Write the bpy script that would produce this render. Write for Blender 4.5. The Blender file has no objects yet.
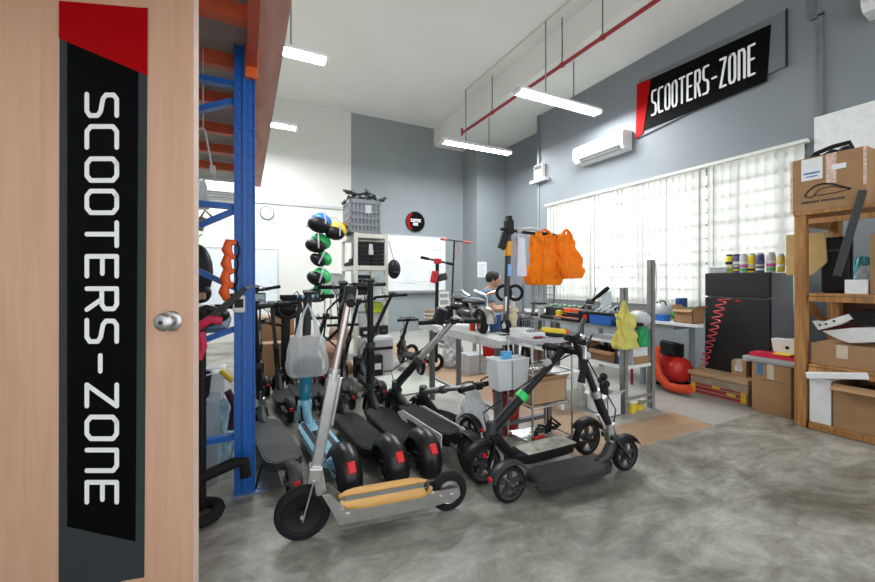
import bpy, bmesh, math, random
from mathutils import Vector, Matrix, Euler, noise
random.seed(7)
PI = math.pi
R = math.radians
SC = bpy.context.scene
COL = SC.collection

# ------------------------------------------------------------------ camera, light, exposure
H = 1.2                       # eye height in metres
YAW = R(26.53); FPX = 385.6; HOR = 281.0
cam_d = bpy.data.cameras.new('camera'); cam = bpy.data.objects.new('camera', cam_d); COL.objects.link(cam)
cam.location = (0, 0, H); cam.rotation_euler = (PI/2, 0, -YAW)
cam_d.sensor_width = 36; cam_d.lens = FPX/875*36; cam_d.shift_y = -(291-HOR)/875; cam_d.clip_start = .02
SC.camera = cam
world = bpy.data.worlds.new('world'); SC.world = world; world.use_nodes = True
bgn = world.node_tree.nodes['Background']; bgn.inputs[0].default_value = (.90, .96, 1, 1); bgn.inputs[1].default_value = .80
SC.view_settings.view_transform = 'Standard'; SC.view_settings.look = 'None'
SC.view_settings.gamma = 1; SC.view_settings.use_curve_mapping = False
SC.view_settings.exposure = 1.0
TUBE_EMIT = 14.0; TUBE_WATT = 44.0

CY, SY = math.cos(YAW), math.sin(YAW)
def ray(u, v):                # direction through a photograph pixel (world x, y, z)
    a = u-437.5
    return (SY*FPX+CY*a, CY*FPX-SY*a, HOR-v)
def on_z(u, v, z=0.0):
    d = ray(u, v); t = (z-H)/d[2]; return Vector((d[0]*t, d[1]*t, z))
def on_x(u, v, x):
    d = ray(u, v); t = x/d[0]; return Vector((x, d[1]*t, H+d[2]*t))
def on_y(u, v, y):
    d = ray(u, v); t = y/d[1]; return Vector((d[0]*t, y, H+d[2]*t))

# ------------------------------------------------------------------ materials
MATS = {}
def mat(name, col, rough=.5, metal=0, var=.06, scale=20, emit=None, trans=0, bump=0, alpha=1, coat=0):
    if name in MATS: return MATS[name]
    m = bpy.data.materials.new(name); m.use_nodes = True; nt = m.node_tree; b = nt.nodes['Principled BSDF']
    tc = nt.nodes.new('ShaderNodeTexCoord'); n = nt.nodes.new('ShaderNodeTexNoise')
    n.inputs['Scale'].default_value = scale; n.inputs['Detail'].default_value = 4
    nt.links.new(tc.outputs['Object'], n.inputs['Vector'])
    rp = nt.nodes.new('ShaderNodeValToRGB')
    c = col
    rp.color_ramp.elements[0].position = .3; rp.color_ramp.elements[1].position = .7
    rp.color_ramp.elements[0].color = tuple(max(0, x*(1-var)) for x in c)+(1,)
    rp.color_ramp.elements[1].color = tuple(min(1, x*(1+var)) for x in c)+(1,)
    nt.links.new(n.outputs['Fac'], rp.inputs['Fac']); nt.links.new(rp.outputs['Color'], b.inputs['Base Color'])
    b.inputs['Roughness'].default_value = rough; b.inputs['Metallic'].default_value = metal
    if coat: b.inputs['Coat Weight'].default_value = coat
    if trans: b.inputs['Transmission Weight'].default_value = trans
    if alpha < 1: b.inputs['Alpha'].default_value = alpha
    if emit: b.inputs['Emission Color'].default_value = emit[0]+(1,); b.inputs['Emission Strength'].default_value = emit[1]
    if bump:
        bp = nt.nodes.new('ShaderNodeBump'); bp.inputs['Strength'].default_value = bump; bp.inputs['Distance'].default_value = .01
        nt.links.new(n.outputs['Fac'], bp.inputs['Height']); nt.links.new(bp.outputs['Normal'], b.inputs['Normal'])
    MATS[name] = m; return m
def translucent(name, col, mix=.5, rough=.7, alpha=0):
    m = bpy.data.materials.new(name); m.use_nodes = True; nt = m.node_tree; nt.nodes.clear()
    o = nt.nodes.new('ShaderNodeOutputMaterial'); d = nt.nodes.new('ShaderNodeBsdfDiffuse'); t = nt.nodes.new('ShaderNodeBsdfTranslucent')
    mx = nt.nodes.new('ShaderNodeMixShader'); mx.inputs[0].default_value = mix
    n = nt.nodes.new('ShaderNodeTexNoise'); n.inputs['Scale'].default_value = 25
    rp = nt.nodes.new('ShaderNodeValToRGB'); rp.color_ramp.elements[0].color = tuple(x*.88 for x in col)+(1,); rp.color_ramp.elements[1].color = tuple(col)+(1,)
    nt.links.new(n.outputs['Fac'], rp.inputs['Fac'])
    nt.links.new(rp.outputs[0], d.inputs[0]); nt.links.new(rp.outputs[0], t.inputs[0])
    nt.links.new(d.outputs[0], mx.inputs[1]); nt.links.new(t.outputs[0], mx.inputs[2])
    last = mx
    if alpha:
        tr = nt.nodes.new('ShaderNodeBsdfTransparent'); m2 = nt.nodes.new('ShaderNodeMixShader'); m2.inputs[0].default_value = alpha
        nt.links.new(mx.outputs[0], m2.inputs[1]); nt.links.new(tr.outputs[0], m2.inputs[2]); last = m2
    nt.links.new(last.outputs[0], o.inputs[0]); MATS[name] = m; return m
def streaks(name, c1, c2, scale=(1, 1, 1), rough=.5, ns=6, dist=1.5, bump=.1, lo=.35, hi=.65, metal=0):
    m = bpy.data.materials.new(name); m.use_nodes = True; nt = m.node_tree; b = nt.nodes['Principled BSDF']
    tc = nt.nodes.new('ShaderNodeTexCoord'); mp = nt.nodes.new('ShaderNodeMapping'); mp.inputs['Scale'].default_value = scale
    n = nt.nodes.new('ShaderNodeTexNoise'); n.inputs['Scale'].default_value = ns; n.inputs['Detail'].default_value = 6; n.inputs['Distortion'].default_value = dist
    rp = nt.nodes.new('ShaderNodeValToRGB'); rp.color_ramp.elements[0].position = lo; rp.color_ramp.elements[1].position = hi
    rp.color_ramp.elements[0].color = c1+(1,); rp.color_ramp.elements[1].color = c2+(1,)
    nt.links.new(tc.outputs['Object'], mp.inputs[0]); nt.links.new(mp.outputs[0], n.inputs['Vector'])
    nt.links.new(n.outputs['Fac'], rp.inputs[0]); nt.links.new(rp.outputs[0], b.inputs['Base Color'])
    b.inputs['Roughness'].default_value = rough; b.inputs['Metallic'].default_value = metal
    bp = nt.nodes.new('ShaderNodeBump'); bp.inputs['Strength'].default_value = bump; bp.inputs['Distance'].default_value = .005
    nt.links.new(n.outputs['Fac'], bp.inputs['Height']); nt.links.new(bp.outputs['Normal'], b.inputs['Normal'])
    MATS[name] = m; return m

black = mat('black_plastic', (.009, .009, .010), .45)
rubber = mat('rubber', (.009, .009, .010), .75)
grip = mat('deck_grip', (.020, .021, .022), .75, bump=.3, scale=300)
dgrey = mat('dark_grey', (.038, .040, .042), .5)
greydeck = mat('worn_grey_deck', (.06, .062, .062), .65, var=.25, scale=12)
for _m in (black, rubber, grip): _m.node_tree.nodes['Principled BSDF'].inputs['Specular IOR Level'].default_value = .3
mgrey = mat('mid_grey', (.22, .23, .235), .5)
lgrey = mat('light_grey', (.5, .51, .52), .5)
white = mat('white_plastic', (.78, .79, .79), .4)
paper = mat('paper', (.82, .83, .84), .7, var=.04)
alu = mat('brushed_aluminium', (.62, .61, .60), .32, 1.0, var=.08)
chrome = mat('chrome', (.75, .75, .75), .15, 1.0)
steel = mat('galvanised_steel', (.33, .34, .34), .45, .6, var=.15)
darksteel = mat('slotted_steel', (.16, .17, .175), .5, .4, var=.15)
red = mat('red_plastic', (.6, .02, .02), .35)
taillight = mat('tail_light_red', (.75, .015, .02), .25)
def flat(m):
    m.node_tree.nodes['Principled BSDF'].inputs['Specular IOR Level'].default_value = .08; return m
signred = flat(mat('sign_red', (.42, .001, .003), .55, var=.01))
signblack = flat(mat('sign_black', (.0015, .0015, .0015), .6, var=0))
signgrey = flat(mat('sign_grey', (.045, .055, .058), .55, var=.03))
signwall = mat('sign_board_grey', (.15, .165, .18), .5, var=.03)
signwhite = mat('sign_white', (.98, .98, .98), .5, var=.01)
orangebeam = mat('orange_beam', (.52, .09, .03), .5, var=.1)
orangebright = mat('orange_connector', (.8, .14, .02), .45)
bluerack = mat('blue_rack_paint', (.012, .13, .50), .38, var=.08)
teal = mat('teal_paint', (.02, .22, .33), .35)
skyblue = mat('sky_blue_paint', (.3, .6, .8), .4)
green = mat('green_plastic', (.02, .5, .12), .4)
lime = mat('lime_plastic', (.42, .55, .02), .45)
yellow = mat('yellow_plastic', (.8, .58, .03), .45)
blue = mat('blue_plastic', (.02, .13, .5), .45)
orange = mat('orange_plastic', (.9, .13, .02), .45)
cream = mat('cream_metal', (.62, .61, .54), .5, var=.04)
card = mat('cardboard', (.37, .21, .10), .8, var=.08, scale=8)
card2 = mat('cardboard_pale', (.45, .28, .155), .8, var=.08, scale=8)
tan = mat('tan_paper', (.55, .36, .2), .75)
tape = mat('parcel_tape', (.6, .52, .4), .35)
skin = mat('skin', (.55, .32, .22), .55)
hair = mat('hair', (.012, .01, .01), .6)
shirt = mat('grey_blue_shirt', (.12, .2, .28), .8)
denim = mat('dark_trousers', (.02, .025, .04), .85)
crate_m = mat('crate_grey', (.20, .215, .23), .5)
bamboo = streaks('bamboo', (.62, .31, .07), (.78, .45, .13), (1, 14, 14), .4, 3, .4, .03)
pine = streaks('pine_post', (.30, .13, .04), (.50, .25, .08), (10, 10, .8), .55, 3, 1, .1)
laminate = streaks('door_laminate', (.66, .37, .24), (.76, .46, .32), (9, 9, .7), .5, 2.5, .8, .02, .25, .75)
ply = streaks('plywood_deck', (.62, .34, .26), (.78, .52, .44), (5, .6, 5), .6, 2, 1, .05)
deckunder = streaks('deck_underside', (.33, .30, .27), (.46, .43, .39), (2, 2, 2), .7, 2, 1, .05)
fridge_m = mat('fridge_black', (.018, .019, .02), .45, var=.1, scale=2)
fridgeside = mat('fridge_side', (.36, .39, .42), .3, .15)
film = translucent('milky_film', (.88, .90, .92), .4, alpha=.2)
clearfilm = translucent('clear_film', (.86, .89, .91), .3, alpha=.62)
orangebag = translucent('orange_bag_film', (1.0, .36, .03), .5, alpha=.08)
yellowbag = translucent('yellow_bag_film', (.85, .78, .25), .35)
clearplast = translucent('clear_plastic', (.6, .68, .72), .5, alpha=.45)
blindm = translucent('blind_fabric', (.88, .885, .84), .45, alpha=.25)
glass = mat('window_glass', (.9, .95, .95), .05, trans=1, alpha=.3)
tubem = mat('lamp_tube', (1, 1, 1), .4, emit=((.93, .97, 1), TUBE_EMIT))
wall_white = streaks('white_wall_paint', (.66, .66, .61), (.71, .715, .665), (1, 1, 1), .7, .6, .5, .02)
wall_grey = streaks('grey_wall_paint', (.20, .225, .245), (.23, .255, .275), (1, 1, 1), .6, .7, .5, .02)
wall_grey2 = streaks('grey_back_wall_paint', (.235, .265, .275), (.27, .30, .31), (1, 1, 1), .6, .5, .5, .02)
ceil_m = streaks('ceiling_paint', (.78, .79, .74), (.84, .84, .80), (1, 1, 1), .75, .5, .5, .02)

def floor_material():
    m = bpy.data.materials.new('polished_concrete'); m.use_nodes = True; nt = m.node_tree; b = nt.nodes['Principled BSDF']; L = nt.links.new
    def N(t, **k):
        n = nt.nodes.new('ShaderNode'+t)
        for a, v in k.items(): n.inputs[a.replace('_', ' ')].default_value = v
        return n
    tc = N('TexCoord'); mp = N('Mapping'); mp.inputs['Rotation'].default_value = (0, 0, .5); mp.inputs['Scale'].default_value = (1, 1.7, 1)
    L(tc.outputs['Object'], mp.inputs[0])
    n1 = N('TexNoise', Scale=1.3, Detail=10, Roughness=.68, Distortion=.6); n2 = N('TexNoise', Scale=4, Detail=12, Roughness=.78, Distortion=.7); n3 = N('TexNoise', Scale=.5, Detail=3)
    for n in (n1, n2, n3): L(mp.outputs[0], n.inputs['Vector'])
    r1 = N('ValToRGB'); e = r1.color_ramp.elements
    e[0].position = .36; e[0].color = (.13, .12, .095, 1); e[1].position = .62; e[1].color = (.385, .37, .325, 1)
    x = e.new(.48); x.color = (.25, .24, .205, 1)
    L(n1.outputs['Fac'], r1.inputs[0])
    r2 = N('ValToRGB'); e = r2.color_ramp.elements; e[0].position = .36; e[0].color = (.62, .61, .58, 1); e[1].position = .66; e[1].color = (1.32, 1.33, 1.32, 1)
    L(n2.outputs['Fac'], r2.inputs[0])
    mu = N('Mix'); mu.data_type = 'RGBA'; mu.blend_type = 'MULTIPLY'; mu.inputs[0].default_value = 1
    L(r1.outputs[0], mu.inputs[6]); L(r2.outputs[0], mu.inputs[7])
    # painted zones: pale workshop floor and the tan walkway strip around it
    sp = N('SeparateXYZ'); L(tc.outputs['Object'], sp.inputs[0])
    wob = N('TexNoise', Scale=9, Detail=3); L(tc.outputs['Object'], wob.inputs['Vector'])
    def cmp(sock, thr, gt=True):
        w = N('Math'); w.operation = 'MULTIPLY_ADD'; L(wob.outputs['Fac'], w.inputs[0]); w.inputs[1].default_value = .05; L(sock, w.inputs[2])
        s = N('MapRange'); s.inputs[1].default_value = thr-.012+.025; s.inputs[2].default_value = thr+.012+.025
        if not gt: s.inputs[3].default_value = 1; s.inputs[4].default_value = 0
        L(w.outputs[0], s.inputs[0]); return s.outputs[0]
    def AND(a, c):
        q = N('Math'); q.operation = 'MULTIPLY'; L(a, q.inputs[0]); L(c, q.inputs[1]); return q.outputs[0]
    def OR(a, c):
        q = N('Math'); q.operation = 'MAXIMUM'; L(a, q.inputs[0]); L(c, q.inputs[1]); return q.outputs[0]
    X, Y = sp.outputs[0], sp.outputs[1]
    inner = AND(cmp(X, 1.35), cmp(Y, 1.84)); 
    strip = OR(AND(AND(cmp(X, 2.0), cmp(X, 3.5, False)), AND(cmp(Y, 1.84), cmp(Y, 2.2, False))), AND(AND(cmp(X, 2.15), cmp(X, 2.75, False)), AND(cmp(Y, 1.84), cmp(Y, 7, False))))
    pale = N('ValToRGB'); pale.color_ramp.elements[0].position = .3; pale.color_ramp.elements[0].color = (.34, .33, .295, 1); pale.color_ramp.elements[1].position = .7; pale.color_ramp.elements[1].color = (.46, .45, .41, 1)
    L(n1.outputs['Fac'], pale.inputs[0])
    tn = N('ValToRGB'); tn.color_ramp.elements[0].position = .3; tn.color_ramp.elements[0].color = (.36, .22, .12, 1); tn.color_ramp.elements[1].position = .7; tn.color_ramp.elements[1].color = (.50, .34, .22, 1)
    L(n2.outputs['Fac'], tn.inputs[0])
    def mix(f, a, c):
        q = N('Mix'); q.data_type = 'RGBA'; L(f, q.inputs[0]); L(a, q.inputs[6]); L(c, q.inputs[7]); return q.outputs[2]
    c = mix(inner, mu.outputs[2], pale.outputs[0]); c = mix(strip, c, tn.outputs[0])
    L(c, b.inputs['Base Color'])
    rr = N('MapRange'); rr.inputs[3].default_value = .22; rr.inputs[4].default_value = .55; L(n2.outputs['Fac'], rr.inputs[0]); L(rr.outputs[0], b.inputs['Roughness'])
    bp = N('Bump', Strength=.12, Distance=.01); L(n2.outputs['Fac'], bp.inputs['Height']); L(bp.outputs[0], b.inputs['Normal'])
    return m
floor_m = floor_material()

# ------------------------------------------------------------------ mesh kit
def frame(ax):
    ax = Vector(ax).normalized(); up = Vector((0, 0, 1)) if abs(ax.z) < .95 else Vector((1, 0, 0))
    a = up.cross(ax).normalized(); b = ax.cross(a).normalized(); return ax, a, b
class MB:
    def __init__(s): s.bm = bmesh.new(); s.sm = False
    def box(s, c, d, rot=None, bev=0):
        r = bmesh.ops.create_cube(s.bm, size=1); vs = r['verts']
        M = Matrix.Translation(Vector(c)) @ (rot.to_matrix().to_4x4() if isinstance(rot, Euler) else (rot or Matrix.Identity(4))) @ Matrix.Diagonal((d[0], d[1], d[2], 1))
        bmesh.ops.transform(s.bm, matrix=M, verts=vs)
        if bev:
            es = list({e for v in vs for e in v.link_edges}); bmesh.ops.bevel(s.bm, geom=es, offset=bev, segments=2, affect='EDGES', profile=.5)
        return s
    def bx(s, x0, x1, y0, y1, z0, z1, bev=0): return s.box(((x0+x1)/2, (y0+y1)/2, (z0+z1)/2), (abs(x1-x0), abs(y1-y0), abs(z1-z0)), None, bev)
    def beam(s, p0, p1, w, h, bev=0):
        p0, p1 = Vector(p0), Vector(p1); ax, a, b = frame(p1-p0)
        M = Matrix((a, b, ax)).transposed().to_4x4()
        return s.box((p0+p1)/2, (w, h, (p1-p0).length), M, bev)
    def cyl(s, p0, p1, r, r2=None, n=12, cap=True):
        p0, p1 = Vector(p0), Vector(p1); r2 = r if r2 is None else r2; ax, a, b = frame(p1-p0); s.sm = True
        R0 = [s.bm.verts.new(p0+(a*math.cos(t)+b*math.sin(t))*r) for t in [2*PI*i/n for i in range(n)]]
        R1 = [s.bm.verts.new(p1+(a*math.cos(t)+b*math.sin(t))*r2) for t in [2*PI*i/n for i in range(n)]]
        for i in range(n): s.bm.faces.new((R0[i], R0[(i+1) % n], R1[(i+1) % n], R1[i]))
        if cap: s.bm.faces.new(R0[::-1]); s.bm.faces.new(R1)
        return s
    def tube(s, pts, r, n=8, closed=False, rr=None):
        pts = [Vector(p) for p in pts]; s.sm = True; rings = []; N = len(pts); pa = None
        for i, p in enumerate(pts):
            d = (pts[(i+1) % N]-pts[i-1]) if closed else (pts[min(i+1, N-1)]-pts[max(i-1, 0)])
            ax = d.normalized() if d.length > 1e-9 else Vector((0, 0, 1))
            if pa is None: _, a, b = frame(ax)
            else: a = (pa-ax*pa.dot(ax)).normalized(); b = ax.cross(a)
            pa = a; q = rr[i] if rr else r
            rings.append([s.bm.verts.new(p+(a*math.cos(t)+b*math.sin(t))*q) for t in [2*PI*k/n for k in range(n)]])
        for i in range(N if closed else N-1):
            A, B = rings[i], rings[(i+1) % N]
            for k in range(n): s.bm.faces.new((A[k], A[(k+1) % n], B[(k+1) % n], B[k]))
        if not closed: s.bm.faces.new(rings[0][::-1]); s.bm.faces.new(rings[-1])
        return s
    def lathe(s, prof, c=(0, 0, 0), axis=(0, 0, 1), n=24, a0=0, a1=2*PI, closed=False):
        c = Vector(c); ax, a, b = frame(axis); s.sm = True; full = abs(a1-a0-2*PI) < 1e-6; rings = []
        m = n if full else n+1
        for i in range(m):
            t = a0+(a1-a0)*i/n; e = a*math.cos(t)+b*math.sin(t)
            rings.append([s.bm.verts.new(c+e*max(r, 1e-4)+ax*h) for r, h in prof])
        K = len(prof)
        for i in range(n):
            A, B = rings[i], rings[(i+1) % m]
            for k in range(K if closed else K-1):
                l = (k+1) % K; s.bm.faces.new((A[k], B[k], B[l], A[l]))
        return s
    def ball(s, c, r, sc=(1, 1, 1), rot=None, seg=16):
        s.sm = True; q = bmesh.ops.create_uvsphere(s.bm, u_segments=seg, v_segments=max(6, seg//2+2), radius=r)
        M = Matrix.Translation(Vector(c)) @ (rot.to_matrix().to_4x4() if rot else Matrix.Identity(4)) @ Matrix.Diagonal((sc[0], sc[1], sc[2], 1))
        bmesh.ops.transform(s.bm, matrix=M, verts=q['verts']); return s
    def prism(s, poly, fn, d):             # poly of 2-D points, fn(a, b, depth) -> point
        A = [s.bm.verts.new(fn(a, b, 0)) for a, b in poly]; B = [s.bm.verts.new(fn(a, b, d)) for a, b in poly]; n = len(poly)
        s.bm.faces.new(A); s.bm.faces.new(B[::-1])
        for i in range(n): s.bm.faces.new((A[i], B[i], B[(i+1) % n], A[(i+1) % n]))
        return s
    def tor(s, c, axis, Rr, r, n=28, m=8):
        return s.lathe([(Rr+r*math.cos(t), r*math.sin(t)) for t in [2*PI*k/m for k in range(m)]], c, axis, n, closed=True)
    def build(s, name, m, parent=None, **k):
        bmesh.ops.recalc_face_normals(s.bm, faces=s.bm.faces)
        me = bpy.data.meshes.new(name); s.bm.to_mesh(me); s.bm.free(); me.materials.append(m)
        if s.sm: me.shade_smooth(); me.set_sharp_from_angle(angle=R(40))
        o = bpy.data.objects.new(name, me); COL.objects.link(o); o.parent = parent
        for a, v in k.items(): o[a] = v
        return o
def tag(o, label, cat, group=None, kind=None):
    o['label'] = label; o['category'] = cat
    if group: o['group'] = group
    if kind: o['kind'] = kind
    return o
def thing(name, label, cat, loc=(0, 0, 0), rz=0, group=None, rot=None):
    o = bpy.data.objects.new(name, None); COL.objects.link(o); o.empty_display_size = .1
    o.location = loc; o.rotation_euler = rot if rot else (0, 0, rz); return tag(o, label, cat, group)
def struct(name, mb, m, parent=None):
    o = mb.build(name, m, parent)
    if parent is None: o['kind'] = 'structure'
    return o
def copy_tree(o, parent=None, **k):
    c = o.copy(); COL.objects.link(c); c.parent = parent
    for ch in list(o.children): copy_tree(ch, c)
    for a, v in k.items(): c[a] = v
    return c

# stroke lettering
O8 = [(.13, 1), (.45, 1), (.58, .87), (.58, .13), (.45, 0), (.13, 0), (0, .13), (0, .87), (.13, 1)]
FONT = {'S': [[(.57, 1), (.13, 1), (.02, .9), (.02, .64), (.12, .54), (.46, .46), (.57, .36), (.57, .1), (.45, 0), (0, 0)]],
 'C': [[(.56, 1), (.13, 1), (0, .87), (0, .13), (.13, 0), (.56, 0)]], 'O': [O8], 'T': [[(-.02, 1), (.6, 1)], [(.29, 1), (.29, 0)]],
 'E': [[(.55, 1), (.02, 1), (.02, 0), (.55, 0)], [(.02, .52), (.48, .52)]],
 'R': [[(.02, 0), (.02, 1), (.44, 1), (.56, .9), (.56, .6), (.44, .5), (.02, .5)], [(.3, .5), (.58, 0)]],
 '-': [[(.08, .45), (.5, .45)]], 'Z': [[(0, 1), (.57, 1), (0, 0), (.57, 0)]],
 'N': [[(.02, 0), (.02, 1), (.44, 1), (.57, .88), (.57, 0)]], ' ': [],
 'B': [[(0, 0), (0, 1), (.45, 1), (.55, .88), (.55, .62), (.45, .52), (0, .52)], [(.45, .52), (.58, .4), (.58, .12), (.45, 0), (0, 0)]],
 'L': [[(0, 1), (0, 0), (.55, 0)]], 'M': [[(0, 0), (0, 1), (.3, .5), (.6, 1), (.6, 0)]], 'A': [[(0, 0), (.3, 1), (.6, 0)], [(.1, .35), (.5, .35)]],
 'K': [[(0, 0), (0, 1)], [(.55, 1), (0, .45), (.58, 0)]], 'I': [[(.3, 0), (.3, 1)]], 'U': [[(0, 1), (0, .1), (.12, 0), (.46, 0), (.58, .1), (.58, 1)]]}
def lettering(text, fn, w=.07, adv=.78, d=.002, sx=1):
    """strokes as flat ribbons with mitred-looking round joints; fn maps (along, up, depth) in cap heights to a point"""
    mb = MB()
    for i, ch in enumerate(text):
        for st in [[(x*sx, y) for x, y in q] for q in FONT[ch]]:
            for a, b in zip(st, st[1:]):
                dx, dy = b[0]-a[0], b[1]-a[1]; l = math.hypot(dx, dy); nx, ny = -dy/l*w, dx/l*w
                q = [(a[0]+nx, a[1]+ny), (b[0]+nx, b[1]+ny), (b[0]-nx, b[1]-ny), (a[0]-nx, a[1]-ny)]
                mb.prism([(x+i*adv, y) for x, y in q], fn, d)
            for a in st:
                mb.prism([(a[0]+i*adv+w*math.cos(t), a[1]+w*math.sin(t)) for t in [2*PI*k/10 for k in range(10)]], fn, d*1.1)
    return mb
# ------------------------------------------------------------------ the room
XW = 5.3; XR = 5.86; YB = 8.61; ZC = 4.98; ZS = 4.53; YEDGE = 6.1; XL = -3.4; YF = -1.5
struct('floor', MB().bx(XL-.2, 6.3, YF, YB+.3, -.1, 0), floor_m)
struct('ceiling', MB().bx(XL-.2, 6.3, YF, YB+.3, ZC, ZC+.1), ceil_m)
struct('trim_1', MB().bx(4.2, 6.0, YF, YB, ZS, ZC), ceil_m)                         # wide dropped beam along the window wall
struct('wall_back', MB().bx(XL-.2, 2.13, YB, YB+.2, 0, ZC), wall_white)
struct('wall_back_grey', MB().bx(2.13, 6.3, YB, YB+.2, 0, ZC), wall_grey2)
struct('wall_left', MB().bx(XL-.2, XL, YF, YB, 0, ZC), wall_white)
struct('trim_2', MB().bx(5.03, XR, 7.94, YB, 0, ZS), wall_grey2)                    # column in the far corner
WZ0, WZ1, WY0, WY1 = .86, 2.67, 1.9, 5.76
struct('wall_right', MB().bx(XW, XR, YF, WY0, 0, ZS).bx(XW, XR, WY1, YEDGE, 0, ZS).bx(XW, XR, WY0, WY1, WZ1, ZS).bx(XW, XR, WY0, WY1, 0, WZ0)
       .bx(XR, XR+.2, YEDGE-.01, YB, 0, ZS), wall_grey)
struct('trim_3', MB().bx(XL, 2.1, YB-.03, YB, 2.78, 2.84), lgrey)
# window: frame with mullions, burglar grille, glass
GX = XW+.005
wn = struct('window_1', MB().bx(XW+.09, XW+.15, WY0, WY1, WZ0, WZ0+.05).bx(XW+.09, XW+.15, WY0, WY1, WZ1-.05, WZ1), mgrey)
mb = MB()
for i in range(5):
    y = WY0+(WY1-WY0)*i/4; y = min(max(y, WY0+.03), WY1-.03); mb.bx(XW+.09, XW+.15, y-.05, y+.05, WZ0, WZ1)
struct('window_mullions', mb, mgrey, wn)
mb = MB()
for k in range(11): mb.bx(GX, GX+.02, WY0, WY1, WZ0+.05+k*.165, WZ0+(.075 if k % 3 else .09)+k*.165)
for k in range(9): mb.bx(GX, GX+.02, WY0+.2+k*.43, WY0+.235+k*.43, WZ0, WZ1)
struct('window_grille', mb, mgrey, wn)
struct('window_pane', MB().bx(XW+.115, XW+.12, WY0, WY1, WZ0, WZ1), glass, wn)
# vertical blind
bl = thing('vertical_blind', 'cream vertical slat blind covering the long window on the grey wall', 'blind', (XW-.045, (WY0+WY1)/2, WZ1))
MB().bx(-.03, .04, -(WY1-WY0)/2-.03, (WY1-WY0)/2+.03, -.02, .015).build('head_rail', mat('head_rail', (.7, .7, .64), .5), bl)
N = 44
for i in range(N):
    y = -(WY1-WY0)/2+(i+.5)*(WY1-WY0)/N
    a = R(90+(-10 if random.random() < .85 else -20)+random.uniform(-3, 3))
    MB().box((0, y, -.02-(WZ1-WZ0-.02)/2), (.1, .0015, WZ1-WZ0-.02), Euler((0, 0, a))).build('slat', blindm, bl)

# daylight through the window (the sky outside it)
ld = bpy.data.lights.new('window_daylight', 'AREA'); ld.shape = 'RECTANGLE'; ld.size = WY1-WY0; ld.size_y = WZ1-WZ0; ld.energy = 36; ld.color = (.97, .98, 1)
lo = bpy.data.objects.new('window_daylight', ld); COL.objects.link(lo); lo.location = (XW+.75, (WY0+WY1)/2, (WZ0+WZ1)/2)
lo.rotation_euler = (0, PI/2, 0); lo.rotation_euler = Euler((PI/2, 0, PI/2))

# ------------------------------------------------------------------ wooden door in the foreground (open, facing the camera)
DD = 1.5
K = DD/FPX
door = struct('door_1', MB().bx((-55-437.5)*K, (193.5-437.5)*K, 0, .03, .008, 2.38, .002), laminate)
door.location = Vector((SY*DD, CY*DD, 0)); door.rotation_euler = (0, 0, -YAW)
dX = lambda u: (u-437.5)*K
dZ = lambda v: H+(HOR-v)*K
DP = lambda off: (lambda u, v, d: Vector((dX(u), -off-d, dZ(v))))
struct('door_edge_strip', MB().bx(dX(193.5), dX(194), .0005, .0295, .01, 2.379), mat('edge_band', (.8, .6, .5), .5), door)
kn = struct('door_knob', MB().lathe([(0, .062), (.02, .061), (.031, .056), (.035, .048), (.03, .038), (.016, .03), (.014, .012), (.034, .010), (.04, .004), (.04, 0)], (dX(172), 0, dZ(321)), (0, -1, 0), 32), alu, door)
struct('keyhole', MB().cyl((dX(172), -.062, dZ(321)), (dX(172), -.0645, dZ(321)), .008), dgrey, kn)
P = DP(.001)
MB().prism([(60, 8), (148, 8), (144.5, 577), (121, 581), (121, 590), (59, 590)], P, .001).build('sign_panel', signgrey, door)
MB().prism([(68, 30), (139, 60), (136, 541), (68, 526)], DP(.0024), .001).build('sign_face', signblack, door)
MB().prism([(60, 1.5), (148.5, 9), (148, 76), (60, 39)], DP(.0036), .0012).build('sign_corner', signred, door)
cap = 31
lettering('SCOOTERS-ZONE', lambda a, b, d: Vector((dX(86.5+(b+.06)*cap*.96), -.0055-d, dZ(95+a*cap))), .075, 1.037, .0012, 1.2).build('sign_lettering', signwhite, door)

# ------------------------------------------------------------------ sign on the window wall
sg = thing('shop_sign', 'long black SCOOTERS-ZONE sign board high on the wall over the window', 'sign', (XW, 3, 3.7))
XS = XW-.012
def wallpts(pts, x): return [tuple((on_x(u, v, x)).yz) for u, v in pts]
def wp(name, pts, x, m, d=.01):
    MB().prism(wallpts(pts, x), lambda a, b, q: Vector((x+q-XW, a-3, b-3.7)), d).build(name, m, sg)
wp('backing_panel', [(639, 80), (787, 9), (787, 65), (636, 139)], XW-.03, signwall, .028)
wp('sign_face', [(650, 79), (771, 24), (767, 81), (644, 131)], XW-.036, signblack, .005)
wp('sign_corner', [(637, 84), (650.5, 78.5), (643, 133), (635.5, 139)], XW-.044, signred, .012)
wp('end_strip', [(785.5, 9), (787.5, 8), (787.5, 66), (785.5, 67)], XW-.035, black, .01)
c = .34
lettering('SCOOTERS-ZONE', lambda a, b, d: Vector((-.040-d, .60-a*c, -.105+b*c)), .040, .293, .003, .30).build('sign_lettering', signwhite, sg)
sg2 = thing('round_sign', 'small round black sign with red left edge high on the back wall', 'sign', (on_y(415, 222, YB)))
rr = .25
MB().cyl((0, -.03, 0), (0, -.005, 0), rr, n=40).build('sign_rim', signgrey, sg2)
MB().cyl((0, -.034, 0), (0, -.03, 0), rr*.93, n=40).build('sign_face', signblack, sg2)
A = [(-rr*.9*math.cos(t), rr*.9*math.sin(t)) for t in [R(-62+124*k/14) for k in range(15)]]; B = [(-rr*.55*math.cos(t)-.02, rr*.8*math.sin(t)) for t in [R(62-124*k/14) for k in range(15)]]
MB().prism(A+B, lambda a, b, d: Vector((a, -.036-d, b)), .002).build('sign_corner', signred, sg2)
mb = lettering('SCOOTERS', lambda a, b, d: Vector((-.125+a*.042, -.039-d, .0+b*.062)), .1, .8, .002); mb.build('sign_lettering', signwhite, sg2)
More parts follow.
